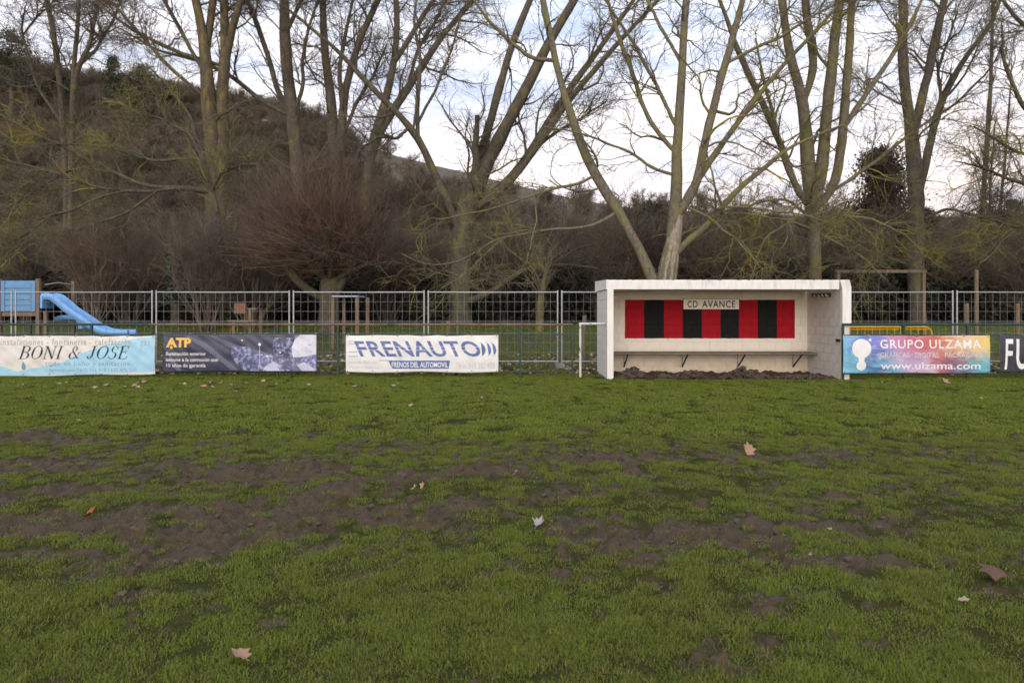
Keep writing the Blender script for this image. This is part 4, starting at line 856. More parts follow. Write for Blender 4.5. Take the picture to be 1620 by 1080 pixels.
tree('willow_tree', 'old grey willow with thick leaning trunk and stems fanning to the right', 'tree', 26, [
    [(731, 514, 40), (727, 391, 36), (735, 320, 36), (752, 280, 36), (775, 255, 24), (798, 200, 20), (833, 142, 18), (860, 80, 17), (891, 27, 15), (909, 0, 13), (950, -70, 8), (980, -140, 3)],
    [(745, 300, 18), (754, 262, 15), (753, 222, 11), (755, 200, 9), (755, 183, 8)], [(748, 290, 18), (758, 255, 15), (780, 187, 14), (802, 102, 13), (824, 40, 12), (842, 0, 11), (870, -80, 7), (885, -150, 3)],
    [(742, 340, 18), (775, 310, 15), (815, 280, 14), (851, 222, 13), (895, 151, 12), (940, 89, 10), (984, 27, 8), (1030, -40, 5)], [(760, 320, 14), (800, 300, 12), (840, 250, 12), (904, 155, 11), (962, 89, 9), (1042, 0, 6), (1090, -50, 3)],
    [(732, 385, 16), (718, 342, 14), (691, 284, 13), (660, 213, 13), (624, 173, 11), (580, 133, 9), (540, 84, 8), (500, 50, 5), (450, 10, 3)], [(661, 215, 9), (661, 147, 8), (667, 90, 6), (655, 40, 5), (660, -10, 3)], [(645, 200, 6), (625, 220, 6), (600, 215, 5), (570, 235, 3)],
    [(738, 478, 12), (760, 470, 10), (786, 458, 9), (833, 425, 8), (866, 422, 6), (904, 419, 4), (946, 425, 2.5)], [(655, 195, 6), (690, 140, 5), (715, 80, 4), (730, 20, 3)], [(820, 240, 7), (870, 215, 6), (920, 190, 4), (960, 160, 3)]], (m_bark, m_twig), LV(12, 9, 5, l1=3.2, l2=1.6, l3=.8), 25)
tree('plane_tree', 'pale-barked plane tree with lichened limbs rising behind the dugout', 'tree', 19.5, [
    [(1046, 556, 46), (1048, 500, 40), (1052, 440, 34), (1064, 385, 25), (1070, 340, 21), (1070, 274, 19), (1073, 220, 17), (1075, 180, 15), (1078, 111, 14), (1083, 42, 13), (1085, 0, 12), (1088, -90, 8), (1094, -180, 3)],
    [(1044, 470, 26), (1033, 437, 21), (1016, 403, 17), (991, 358, 16), (974, 326, 18), (949, 297, 18), (927, 250, 17), (913, 213, 15), (896, 164, 14), (878, 102, 12), (869, 58, 11), (858, 0, 10), (848, -70, 7), (835, -150, 3)],
    [(1068, 350, 16), (1083, 324, 16), (1105, 282, 16), (1112, 236, 15), (1128, 180, 14), (1139, 130, 13), (1155, 75, 12), (1167, 28, 11), (1174, 0, 10), (1195, -70, 6), (1210, -140, 3)],
    [(1080, 330, 13), (1092, 299, 13), (1117, 262, 12), (1147, 222, 10), (1167, 192, 9), (1200, 150, 8), (1239, 100, 7), (1300, 39, 6), (1350, -20, 3)],
    [(1070, 256, 9), (1033, 200, 8.5), (1019, 172, 8), (1003, 117, 7.5), (983, 72, 7), (969, 25, 6), (955, -30, 3)], [(1074, 205, 7), (1039, 136, 6.5), (1019, 94, 6), (992, 53, 5), (969, 17, 4), (945, -20, 2)], [(1077, 115, 7), (1056, 64, 6), (1036, 30, 5.5), (1022, 0, 5), (1000, -50, 2)],
    [(1066, 290, 6), (1038, 267, 5.5), (1004, 243, 5), (962, 225, 4.2), (900, 205, 3), (860, 200, 2)], [-1.5, (975, 340, 7), (962, 346, 6), (937, 356, 5.4), (900, 361, 5), (881, 360, 5), (810, 372, 4.5), (774, 378, 4.2), (762, 395, 4), (738, 407, 3.8), (709, 421, 3), (664, 419, 2), (635, 401, 1.4)],
    [-1.8, (940, 285, 6), (916, 292, 5), (881, 295, 4.4), (845, 310, 4), (804, 321, 3.5), (762, 336, 3), (694, 348, 1.8)], [-1.2, (1066, 400, 13), (1078, 388, 12), (1110, 366, 11), (1132, 343, 11), (1172, 294, 9.5), (1216, 260, 8), (1246, 235, 6), (1290, 215, 4.5), (1340, 195, 2.5)],
    [-1.6, (1083, 336, 5), (1122, 343, 4.5), (1147, 366, 4), (1176, 392, 3.4), (1200, 420, 2)], [-1.4, (1120, 330, 5), (1149, 324, 4.5), (1196, 329, 4.2), (1270, 336, 3), (1310, 350, 1.8)], [-.8, (879, 110, 8), (842, 93, 7), (802, 62, 6), (762, 18, 5), (735, -20, 3)], [-1.5, (1160, 100, 6), (1200, 75, 5.4), (1250, 55, 5), (1300, 20, 4), (1360, -10, 2)], [-1, (800, 372, 3), (770, 400, 3), (740, 430, 2.5), (700, 455, 1.5)], [-1.3, (845, 312, 3), (850, 350, 2.8), (838, 400, 2.4), (832, 430, 1.4)]], (m_barkF, m_twigF),
    [dict(m=12, t0=.22, t1=1, a0=.5, a1=1.25, l0=1.0, l1=3.6, n=12, up=-.012, wig=.21, rr=.45, rmin=.013), dict(m=8, t0=.12, t1=1, a0=.5, a1=1.3, l0=.4, l1=1.7, n=7, up=-.01, wig=.26, rr=.55, rmin=.008), dict(m=4, t0=.1, t1=1, a0=.3, a1=1.0, l0=.2, l1=.8, n=3, up=.03, wig=.2, rr=.6, rmin=.0045)], 26)
pl_ = [o for o in bpy.data.objects if o.name.startswith('plane_tree')][0]
P, Rr = resample([PX(a, b, 19.47) for a, b in ((1047, 556), (1050, 500), (1054, 440), (1065, 385), (1071, 345), (1074, 318))], [.44, .39, .31, .235, .195, .10], 16)
obj('flaking_bark', Tubes().add(P, Rr*(1+.04*np.sin(np.arange(16)*2.3)), 10).mesh('flaking_bark', m_barkP), pl_)
tree('plane_tree', 'many-stemmed bare tree above the right end of the dugout', 'tree', 22, [
    [(1291, 530, 26), (1291, 427, 19), (1293, 378, 22), (1290, 330, 27), (1282, 290, 24), (1278, 200, 19), (1275, 147, 18), (1249, 98, 15), (1244, 36, 14), (1238, 0, 13), (1228, -80, 8), (1222, -160, 3)],
    [(1288, 335, 16), (1258, 300, 12), (1235, 222, 11), (1200, 147, 11), (1164, 67, 9), (1147, 22, 7), (1125, -40, 4)], [(1277, 160, 14), (1288, 110, 14), (1283, 60, 13), (1275, 22, 12), (1268, -60, 8), (1262, -130, 3)],
    [(1292, 330, 20), (1298, 289, 21), (1302, 213, 19), (1315, 120, 18), (1322, 58, 17), (1329, 0, 15), (1340, -90, 9), (1350, -170, 3)], [(1300, 340, 16), (1320, 300, 15), (1331, 213, 15), (1338, 133, 14), (1342, 67, 13), (1347, 0, 11), (1352, -90, 6)], [(1332, 205, 9), (1350, 180, 9), (1382, 129, 9), (1418, 80, 8), (1445, 30, 6), (1470, -30, 3)], [(1270, 300, 8), (1240, 260, 7), (1225, 190, 6), (1205, 120, 5), (1195, 60, 3)],
    [-1.5, (1296, 360, 6), (1330, 340, 5), (1380, 345, 4), (1430, 370, 3), (1470, 410, 2)], [-1.5, (1288, 360, 6), (1250, 350, 5), (1215, 370, 4), (1195, 410, 2.5)], [-1, (1320, 310, 7), (1347, 284, 6.5), (1391, 249, 6), (1431, 218, 5), (1470, 190, 3)], [-1.6, (1292, 370, 6), (1330, 385, 5), (1365, 405, 4), (1400, 440, 2)], [-1.6, (1290, 350, 5), (1245, 315, 4.4), (1195, 320, 3.6), (1150, 350, 2)]], (m_barkF, m_twigF),
    [dict(m=16, t0=.2, t1=1, a0=.5, a1=1.25, l0=1.0, l1=3.8, n=12, up=-.005, wig=.2, rr=.42, rmin=.014), dict(m=9, t0=.12, t1=1, a0=.5, a1=1.2, l0=.4, l1=1.8, n=6, up=.0, wig=.25, rr=.55, rmin=.009), dict(m=5, t0=.1, t1=1, a0=.3, a1=1.0, l0=.2, l1=.9, n=3, up=.03, wig=.2, rr=.6, rmin=.005)], 27)
tree('bare_tree', 'dark bare tree with three rising stems right of the dugout', 'tree', 27, [
    [(1452, 518, 30), (1448, 400, 27), (1449, 289, 24), (1444, 231, 22), (1440, 187, 18), (1429, 147, 16), (1427, 75, 15), (1429, 0, 14), (1425, -90, 8), (1424, -170, 3)],
    [(1445, 215, 15), (1453, 178, 14), (1467, 115, 14), (1480, 58, 13), (1493, 0, 11), (1512, -80, 7), (1522, -150, 3)], [(1452, 310, 16), (1462, 275, 14), (1471, 231, 13), (1484, 173, 12), (1507, 124, 10), (1542, 75, 8), (1569, 40, 7), (1582, 0, 5), (1605, -60, 3)], [(1486, 160, 6), (1484, 110, 5), (1500, 60, 4), (1515, 20, 3)], [-1.4, (1448, 340, 7), (1410, 355, 6), (1370, 385, 5), (1340, 390, 3)], [-1.4, (1450, 350, 6), (1500, 330, 5), (1550, 345, 4), (1600, 340, 2.5)]], (m_bark, m_twig), LV(18, 9, 6, l1=3.4, l2=1.8, l3=.9), 28)
tree('poplar_tree', 'thin upright poplar near the right edge', 'tree', 34, [
    [(1553, 505, 11), (1553, 347, 9), (1558, 267, 8), (1564, 178, 7), (1569, 89, 5), (1571, 0, 4), (1572, -90, 2)]], (m_bark, m_twig), [dict(m=60, t0=.25, t1=1, a0=.15, a1=.5, l0=1, l1=3.2, n=8, up=.10, wig=.06, rr=.3, rmin=.011), dict(m=10, t0=.1, t1=1, a0=.2, a1=.6, l0=.3, l1=1, n=5, up=.08, wig=.1, rr=.5, rmin=.007)], 29)
tree('poplar_tree', 'shorter slim bare tree right of the thin poplar', 'tree', 33, [
    [(1584, 505, 7), (1582, 338, 5), (1591, 249, 4), (1597, 170, 3), (1600, 100, 1.6)], [(1566, 505, 6), (1564, 340, 4.5), (1567, 260, 3.6), (1575, 190, 2)]], (m_bark, m_twig), LV(26, 9, 4, l1=2.4, l2=1.2, l3=.6), 30)
tree('bare_tree', 'bare tree off the right edge reaching lichened branches into view', 'tree', 25, [
    [(1720, 520, 30), (1715, 380, 26), (1705, 250, 22), (1690, 120, 18), (1685, 0, 14), (1680, -120, 6)], [-.8, (1706, 260, 10), (1660, 215, 9), (1615, 160, 7), (1590, 100, 5), (1585, 40, 3)], [-.8, (1690, 150, 9), (1640, 60, 8), (1600, 20, 6), (1570, -30, 4)], [-1, (1710, 330, 9), (1650, 300, 7), (1600, 285, 6), (1550, 262, 4), (1510, 255, 2)], [-1, (1710, 400, 8), (1660, 372, 6), (1610, 360, 5), (1560, 345, 3)], [-1, (1700, 220, 7), (1640, 250, 6), (1600, 235, 5), (1540, 200, 3)]], (m_bark, m_twigF), LV(15, 9, 5, up=.0, l1=2.8, l2=1.5, l3=.8), 31)
tree('bare_tree', 'low spreading tree with long yellow-lichened branches reaching to the left edge', 'tree', 26, [
    [(352, 512, 11), (348, 420, 10), (342, 330, 11), (328, 290, 13), (322, 262, 12), (318, 240, 7)], [-1, (335, 305, 12), (300, 296, 9), (265, 297, 8), (232, 297, 7), (200, 280, 6), (150, 258, 5.4), (110, 235, 5), (60, 215, 4), (0, 180, 3), (-60, 150, 1.5)],
    [-1.5, (300, 297, 7), (232, 303, 6), (180, 302, 5.4), (130, 290, 5), (80, 272, 4), (0, 250, 3), (-50, 240, 1.5)], [-1.5, (200, 300, 5), (165, 307, 5), (120, 332, 4.4), (85, 338, 4), (40, 372, 3), (0, 392, 2)], [-1, (322, 255, 7), (290, 250, 5.4), (240, 255, 5), (190, 237, 4), (130, 230, 3), (60, 228, 2)], [-.6, (322, 255, 6), (300, 215, 5), (260, 190, 4), (210, 178, 2.5)],
    [-1, (330, 300, 7), (350, 275, 6), (385, 262, 4), (410, 262, 2.5)], [-1, (240, 300, 5), (205, 330, 4), (160, 350, 3.4), (110, 365, 2)], [.5, (322, 250, 7), (300, 180, 5), (270, 140, 4), (230, 100, 2.5)], [-1, (150, 262, 4), (110, 270, 4), (60, 300, 3), (10, 330, 2)]], (m_bark, m_twigF), LV(14, 9, 5, up=.0, l1=2.8, l2=1.5, l3=.8, a=.4), 32)
for k, (lb, pts) in enumerate((('leftmost slim bare tree on the hillside skyline', [[(106, 300, 10), (100, 200, 9.5), (91, 89, 9), (80, 27, 8), (71, 0, 6), (60, -60, 3)], [(98, 190, 5), (60, 140, 4.4), (33, 49, 4), (40, 10, 2.5)], [(33, 60, 3.6), (60, 25, 3), (100, -10, 2)]]), ('forked bare tree on the hillside left of the twin trunks', [[(112, 320, 10), (114, 220, 9), (116, 116, 8), (124, 27, 6.4), (128, -30, 3)], [(115, 150, 8), (125, 105, 8), (142, 71, 7), (151, 27, 6), (165, -20, 3)], [(126, 108, 6), (150, 80, 5), (180, 30, 4), (195, -10, 2)]]))):
    tree('bare_tree', lb, 'tree', 46, pts, (m_bark, m_twig), LV(26, 9, 5, l1=4, l2=2, l3=1., k=1.5), 40+k)
# round pollard willow
def pollard():
    Y = 23.5; r = np.random.default_rng(77); e_ = empty('pollard_willow', (gx(522, Y), Y, float(gz(gx(522, Y), Y))), 'round-headed pollard willow with dense red-brown twigs', 'tree')
    T = Tubes(); P, Rr = resample([PX(520, 525, Y), PX(521, 480, Y), PX(522, 452, Y), PX(523, 438, Y)], [.40, .36, .38, .34], 12); T.add(P, Rr, 10)
    limbs = [[(508, 470, 13), (480, 455, 14), (455, 425, 14), (440, 405, 11), (425, 385, 8)], [(532, 465, 13), (545, 440, 12), (549, 415, 10), (552, 385, 7)], [(523, 445, 12), (510, 415, 9), (495, 385, 7)], [(524, 445, 12), (535, 420, 9), (560, 400, 7)], [(520, 445, 10), (500, 430, 8), (470, 415, 6)], [(526, 446, 10), (555, 428, 8), (585, 415, 6)]]
    for k in range(12):
        a = r.uniform(0, 6.28); limbs.append([(522, 446, 11), (522+28*math.cos(a), 425, 8), (522+60*math.cos(a), 398, 5, )]);
    LP, LR = [], []
    for k, L in enumerate(limbs):
        off = r.uniform(-1.4, 1.4); n = len(L); p, q = resample([PX(a, b, Y+off*i/(n-1)) for i, (a, b, *_) in enumerate(L)], [w/2/F*Y for _, _, w in L], 10); T.add(p, q, 7); LP.append(p); LR.append(q)
    obj('trunk', T.mesh('trunk', m_bark), e_); C = Tubes(); LP, LR = np.stack(LP), np.stack(LR)
    # rods fan out in all upward directions to a dome
    K = 1500; c = PX(517, 432, Y); i = r.integers(0, len(LP), K); t = r.uniform(.35, 1, K); f = t*9; a = np.minimum(f.astype(int), 8); w = (f-a)[:, None]; p0 = LP[i, a]*(1-w)+LP[i, a+1]*w
    az = r.uniform(0, 6.283, K); el = np.arcsin(r.uniform(-.05, 1, K)); ed = np.stack([np.cos(az)*np.cos(el), np.sin(az)*np.cos(el), np.sin(el)], -1)
    shell = r.uniform(.55, 1.03, K)[:, None]*(1+.12*np.sin(az*5)*np.cos(el)+.07*np.sin(az*11+el*7))[:, None]
    end = PX(505, 412, Y)+ed*np.array([3.5, 3.0, 4.35])*shell; mid = (p0+end)/2+np.array([0, 0, -.1])+r.normal(size=(K, 3))*.42+ed*.1
    s = np.linspace(0, 1, 8)[None, :, None]; Q = (1-s)**2*p0[:, None]+2*s*(1-s)*mid[:, None]+s**2*end[:, None]+r.normal(size=(K, 8, 3))*.04
    Rq = np.linspace(.011, .006, 8)[None]*r.uniform(.7, 1.5, K)[:, None]; C.add(Q, Rq, 3)
    c2 = spawn(Q, Rq, 8, .2, 1, .35, 1.3, .2, .85, 4, .05, .25, .7, r, rmin=.006); C.add(*c2, k=3)
    obj('crown', C.mesh('crown', m_twigR), e_)
pollard()
# slim mossy trunk, ivy trunks
def ivy_tree(px, Y, top, w, label, ivy0, ivy1, seed, mat=m_bark, n_leaf=1500, group=None):
    r = np.random.default_rng(seed); x = gx(px, Y); g = float(gz(x, Y)); e_ = empty('ivy_covered_tree' if n_leaf else 'slim_tree', (x, Y, g), label, 'tree', group); T = Tubes(); H = pz(top, Y)
    P, Rr = resample([(x, Y, g-.2), (x+.05, Y, (g+H)/2), (x+r.uniform(-.4, .4), Y+.3, H)], [w/2, w/2*.8, w/2*.35], 14); T.add(P, Rr, 8); obj('trunk', T.mesh('trunk', mat), e_)
    C = Tubes(); cur = (P[None], Rr[None])
    for lv in [dict(m=16, t0=.4, t1=1, a0=.4, a1=1.0, l0=.8, l1=2.6, n=7, up=.06, wig=.12, rr=.4), dict(m=8, t0=.1, t1=1, a0=.3, a1=1, l0=.3, l1=1.2, n=5, up=.04, wig=.15, rr=.5, rmin=.004)]:
        cur = spawn(*cur, r=r, **lv); C.add(*cur, k=3)
    obj('crown', C.mesh('crown', m_twigB), e_)
    if n_leaf:
        z0, z1 = pz(ivy0, Y), pz(ivy1, Y); z = r.uniform(z0, z1, n_leaf); a = r.uniform(0, 6.283, n_leaf); rad = w/2+r.gamma(2, .06, n_leaf); c = np.stack([x+np.cos(a)*rad, Y+np.sin(a)*rad, z], -1)
        obj('ivy', leaf_quads('ivy', c, .045, .10, m_ivy, r), e_)
def leaf_quads(name, c, s0, s1, mat, r):
    n = len(c); u = r.normal(size=(n, 3)); u /= np.linalg.norm(u, axis=1, keepdims=True); v = np.cross(u, r.normal(size=(n, 3))); v /= np.linalg.norm(v, axis=1, keepdims=True); s = r.uniform(s0, s1, n)[:, None]
    V = np.stack([c-u*s, c+v*s*.6, c+u*s, c-v*s*.6], 1).reshape(-1, 3); return mesh_np(name, V, np.arange(4*n).reshape(-1, 4), mat)
m_ivy = pmat('ivy_leaves', (.018, .036, .010), (.035, .062, .016), 3, .5, spec=.4); m_pine = pmat('dark_pine_needles', (.022, .034, .016), (.042, .050, .026), .8, .8); m_cyp = pmat('brown_green_cypress_foliage', (.045, .038, .026), (.078, .058, .042), 1.2, .9)
m_bramble = pmat('dark_undergrowth_leaves', (.014, .017, .010), (.034, .030, .019), 2, .8)
m_moss2 = bark('mossy_yellow_bark', (.16, .14, .06), (.10, .085, .04), (.20, .18, .05), .15)
ivy_tree(853, 24, 415, .30, 'slim straight moss-yellow trunk left of the dugout', 0, 0, 51, m_moss2, 0)
ivy_tree(367, 27, 330, .5, 'ivy-covered trunk left of the pollard willow', 515, 388, 52, m_bark, 2600)
ivy_tree(278, 26, 370, .35, 'ivy-clad thin trunk among the shrubs at the left', 480, 400, 53, m_bark, 700)
# conifers
def conifer(name, px, Y, top, base_py, wid, label, mat, seed, kind='cone', n=5000):
    r = np.random.default_rng(seed); x = gx(px, Y); g = float(gz(x, Y)); zt = pz(top, Y); zb = max(g+.3, pz(base_py, Y)); e_ = empty(name, (x, Y, g), label, 'tree', 'evergreen trees'); H = zt-zb; W = wid*Y/F/2
    P, Rr = resample([(x, Y, g-.4), (x+.1, Y, (g+zt)/2), (x, Y, zt-.05*H)], [max(.12, .03*(zt-g)), .02*(zt-g), .03], 10); T = Tubes().add(P, Rr, 7); C = []
    nb = 150 if n > 9000 else 70
    for k in range(nb):
        t = r.random()**.8; z = zb+H*t; a = r.uniform(0, 6.283)
        L = W*((1-t)**.7*.95+.06 if kind == 'cone' else math.sqrt(max(.05, 1-(2*t-1)**2)))*r.uniform(.6, 1.12); rise = (.25 if kind == 'cone' else .1)*L
        q = np.linspace(0, 1, 6)[:, None]; p0 = np.array([x, Y, z-rise]); p1 = np.array([x+math.cos(a)*L, Y+math.sin(a)*L, z+rise*.6]); B_ = p0+(p1-p0)*q; T.add(B_, np.linspace(.03, .008, 6), 4)
        m = n//nb; s = r.random(m)[:, None]**.6; C.append(p0+(p1-p0)*s+r.normal(size=(m, 3))*np.array([.16, .16, .11])*W*.8*(.5+.5*s))
    obj('trunk', T.mesh('trunk', m_bark), e_); obj('crown', leaf_quads('crown', np.concatenate(C), .035*max(1, Y/45), .10*max(1, Y/45), mat, r), e_)
conifer('cypress_tree', 1392, 33, 238, 480, 185, 'dark cone-shaped evergreen between the two big trees right of the dugout', m_cyp, 61, n=32000)
for k, (px, Y, t, b, w, lb) in enumerate(((18, 95, 52, 140, 95, 'broad dark pine on the skyline at the left edge'), (95, 100, 118, 190, 70, 'rounded pine below the leftmost hillside trees'), (178, 100, 92, 190, 60, 'pointed pine on the skyline above the lichened branches'), (225, 100, 108, 180, 60, 'bushy pine left of the twin trunks'), (262, 105, 132, 190, 50, 'small pine on the skyline close to the twin trunks'), (375, 112, 160, 210, 40, 'lone small pine right of the twin trunks'), (400, 116, 176, 215, 34, 'tiny pine lowest on the left skyline'))):
    conifer('pine_tree', px, Y, t, b, w, lb, m_pine, 70+k, 'round' if k != 2 else 'cone', 5000)
for k, (px, Y, t, w, lb) in enumerate(((1030, 60, 322, 75, 'dark evergreen behind the fork of the plane tree'), (1600, 52, 318, 90, 'dark round evergreen at the right edge'), (1465, 48, 330, 60, 'low evergreen right of the three-stemmed tree'), (1170, 55, 330, 70, 'dark evergreen right of the plane tree above the dugout'))):
    conifer('evergreen_tree', px, Y, t, 470, w, lb, m_pine, 90+k, 'round', 7000)

# bare shrubs, one prototype of each kind then copies
def shrub_meshes(seed, H, W, ns, kk=1.0):
    r = np.random.default_rng(seed); T = Tubes(); az = r.uniform(0, 6.283, ns); sp = r.uniform(.1, 1, ns)
    p0 = np.stack([np.cos(az)*.18, np.sin(az)*.18, np.full(ns, -.1)], -1); end = np.stack([np.cos(az)*W*sp, np.sin(az)*W*sp, H*r.uniform(.55, 1, ns)*(1-.25*sp)], -1); mid = (p0+end)/2+np.array([0, 0, H*.12])
    s = np.linspace(0, 1, 10)[None, :, None]; Q = (1-s)**2*p0[:, None]+2*s*(1-s)*mid[:, None]+s**2*end[:, None]+r.normal(size=(ns, 10, 3))*.04; Rq = np.linspace(.045, .010, 10)[None]*r.uniform(.5, 1.3, ns)[:, None]; T.add(Q, Rq, 5)
    C = Tubes(); cur = (Q, Rq)
    for lv in [dict(m=13, t0=.15, t1=1, a0=.3, a1=.95, l0=.6, l1=2.3, n=6, up=.04, wig=.15, rr=.5, rmin=.010*kk), dict(m=11, t0=.1, t1=1, a0=.3, a1=1.1, l0=.3, l1=1.3, n=4, up=.02, wig=.2, rr=.6, rmin=.0068*kk)]:
        cur = spawn(*cur, r=r, **lv); C.add(*cur, k=3)
    return T.mesh('stems', m_twigB), C.mesh('crown', m_twigB)
SH = [shrub_meshes(101, 5.6, 2.0, 16), shrub_meshes(102, 4.6, 2.4, 20), shrub_meshes(103, 6.4, 1.8, 14)]
shr = [(326, 24.2, 300, 'dense bare shrub before the foot of the low spreading tree'), (398, 25, 318, 'bare shrub beside the ivy-covered trunk'), (40, 27, 330, 'bare shrub behind the blue play tower'), (150, 25, 318, 'fan-shaped bare shrub above the middle of the blue slide'), (205, 27, 335, 'bare shrub right above the foot of the blue slide'), (292, 28, 345, 'bare shrub above the left end of the indigo banner'), (425, 29, 330, 'bare shrub behind the left side of the pollard willow'), (615, 28, 325, 'bare shrub right behind the pollard willow crown'), (672, 31, 335, 'bare shrub left of the leaning willow trunk'), (800, 29, 315, 'bare shrub right of the leaning willow trunk'), (880, 31, 320, 'bare shrub behind the moss-yellow slim trunk'), (950, 28, 335, 'bare shrub above the left corner of the dugout'), (1010, 33, 330, 'bare shrub left of the plane tree fork'), (1130, 30, 325, 'bare shrub right of the plane tree trunk'), (1215, 29, 320, 'bare shrub above the club sign side of the dugout roof'), (1345, 30, 310, 'bare shrub inside the timber goal frame'), (1410, 32, 330, 'bare shrub behind the right post of the goal frame'), (1500, 30, 370, 'bare shrub left of the tall timber post'), (1570, 29, 375, 'bare shrub right of the tall timber post'), (1640, 28, 360, 'bare shrub past the right edge')]
for k, (px, Y, top, lb) in enumerate(shr):
    x = gx(px, Y); g = float(gz(x, Y)); st, cr = SH[k % 3]; s = (pz(top, Y)-g)/[5.6, 4.6, 6.4][k % 3]; e_ = empty('bare_shrub', (x, Y, g), lb, 'shrub', 'bare shrubs along the edge of the park'); e_.scale = (s, s, s); e_.rotation_euler = (0, 0, k*1.9)
    for nm, m_ in (('stems', st), ('crown', cr)):
        o = bpy.data.objects.new(nm, m_); COL.objects.link(o); o.parent = e_
# masses no one could count: thicket, dark undergrowth, wood on the hill
pr_b = [proto('thicket_bush', shrub_meshes(110+k, 5, 2.2, 14, 1.3)[1]) for k in range(3)]
pr_h = [proto('hill_bush', shrub_meshes(120+k, 5, 2.4, 12, 3.0)[1]) for k in range(3)]
r = np.random.default_rng(300)
def mass(name, n, ylo, yhi, xl, dens, s0, s1, protos, label, cat, zoff=0):
    y = r.uniform(ylo, yhi, n*3); x = r.uniform(-1, 1, n*3)*(.95*y+3); k = r.random(n*3) < dens(x, y); x, y = x[k][:n], y[k][:n]; P = np.stack([x, y, gz(x, y)+zoff], -1); Rt = np.zeros_like(P); Rt[:, 2] = r.uniform(0, 6.28, len(P)); s = r.uniform(s0, s1, len(P))
    return scatter(name, P, Rt, np.stack([s*1.1, s*1.1, s], -1), r.integers(0, len(protos), len(P)), protos, label=label, cat=cat)
mass('thicket', 260, 32, 48, 1, lambda x, y: np.full(len(x), .8), .8, 1.35, pr_b, 'thicket of bare brown twigs along the foot of the hill', 'thicket')
mass('hill_wood', 1300, 48, 128, 1, lambda x, y: np.clip(.95-.75*sstep(-24, 0, x*60/y), .15, 1)*(1-sstep(-330, -230, x/y*1000)*sstep(84, 100, y)*.93), .55, 1.15, pr_h, 'bare brown wood and scrub covering the hillside', 'wood')
def bramble(seed):
    q = np.random.default_rng(seed); n = 2600; a = q.normal(size=(n, 3)); a /= np.linalg.norm(a, axis=1, keepdims=True); a *= q.uniform(.45, 1.05, n)[:, None]**.5*(1+.25*np.sin(a[:, :1]*5)*np.cos(a[:, 1:2]*4)); c = a*np.array([1.5, 1.1, 1.25])+np.array([0, 0, 1.0]); return leaf_quads('undergrowth_bush', c[c[:, 2] > -.1], .06, .14, m_bramble, q)
pr_u = [proto('undergrowth_bush', bramble(5)), proto('undergrowth_bush', bramble(6))]
mass('undergrowth', 190, 28.6, 34, 1, lambda x, y: np.full(len(x), .9), .75, 1.25, pr_u, 'dark evergreen undergrowth below the bare shrubs', 'undergrowth')

# ------------------------------------------------------------------ leaves
m_lt = pmat('tan_dry_leaf', (.36, .215, .135), (.28, .16, .10), 18, .7); m_lb = pmat('brown_dry_leaf', (.080, .047, .031), (.13, .078, .052), 20, .7); m_lr = pmat('rust_red_leaf', (.24, .065, .02), (.30, .10, .035), 20, .7); m_lp = pmat('pale_bleached_leaf', (.40, .32, .24), (.30, .22, .16), 20, .75); m_lg = pmat('grey_curled_leaf', (.20, .18, .17), (.42, .38, .36), 16, .6)
def leaf_mesh(mat, cup, fold, seed):
    q = np.random.default_rng(seed); bm = bmesh.new(); tips = [(-90, .50), (-66, .52), (-40, .74), (-20, .60), (4, .95), (28, .66), (50, .95), (70, .72), (92, 1.1), (112, .74), (134, .92), (156, .64), (178, .9), (200, .58), (222, .70), (246, .5)]
    def lift(x, y): return cup*(x*x+y*y)+fold*abs(x)+.05*math.sin(4*x+seed)*math.cos(3*y)
    rings = []
    for f in (.0, .5, 1):
        if f == 0: rings.append([bm.verts.new((0, 0, lift(0, 0)))]); continue
        rr = []
        for a, d in tips:
            d = d*(1+.17*q.normal())*f if f == 1 else (.42*(.6+.4*d)); x, y = d*math.cos(R(a)), d*math.sin(R(a)); rr.append(bm.verts.new((x*.82, y, lift(x, y)+(.06*q.normal() if f == 1 else 0))))
        rings.append(rr)
    n = len(tips)
    for i in range(n): bm.faces.new((rings[0][0], rings[1][i], rings[1][(i+1) % n])); bm.faces.new((rings[1][i], rings[2][i], rings[2][(i+1) % n], rings[1][(i+1) % n]))
    bar(bm, (0, -.3, lift(0, -.3)), (.06, -.95, .06), .04, .04)
    return bm_mesh('leaf', bm, mat, True)
LM = {'tan': leaf_mesh(m_lt, .12, .28, 1), 'brown': leaf_mesh(m_lb, -.15, -.45, 2), 'rust': leaf_mesh(m_lr, .35, .25, 3), 'pale': leaf_mesh(m_lp, .2, .1, 4), 'grey': leaf_mesh(m_lg, .5, .2, 5)}
def leaf(px, py, w, kind, label, tilt=(.1, .1), lift=.02, group=None, rz=None):
    Y = 1500/(py-HOR); x = gx(px, Y); s = w/2/F*Y/.9; z = float(pitch_h(np.array([x]), np.array([Y]))[0])
    o = bpy.data.objects.new('fallen_leaf', LM[kind]); COL.objects.link(o); o.location = (x, Y, z+lift); o.scale = (s, s, s); o.rotation_euler = (tilt[0], tilt[1], random.uniform(0, 6.28) if rz is None else rz); tag(o, label, 'leaf', group); return o
leaf(380, 1048, 40, 'tan', 'large tan leaf lying on the grass nearest the camera', (.18, .25), .03, rz=1.1)
leaf(1580, 920, 46, 'brown', 'tented brown leaf at the right edge of the pitch', (.25, 0), .07, rz=.5)
leaf(1523, 959, 24, 'pale', 'whitish scrap of leaf below the tented brown leaf', (.1, .1), .03)
leaf(1184, 721, 25, 'tan', 'upright tan leaf on bare soil right of centre', (1.0, .1), .05, rz=.1)
leaf(815, 759, 15, 'tan', 'small tan leaf standing right of the raised mud hump', (.9, .2), .03)
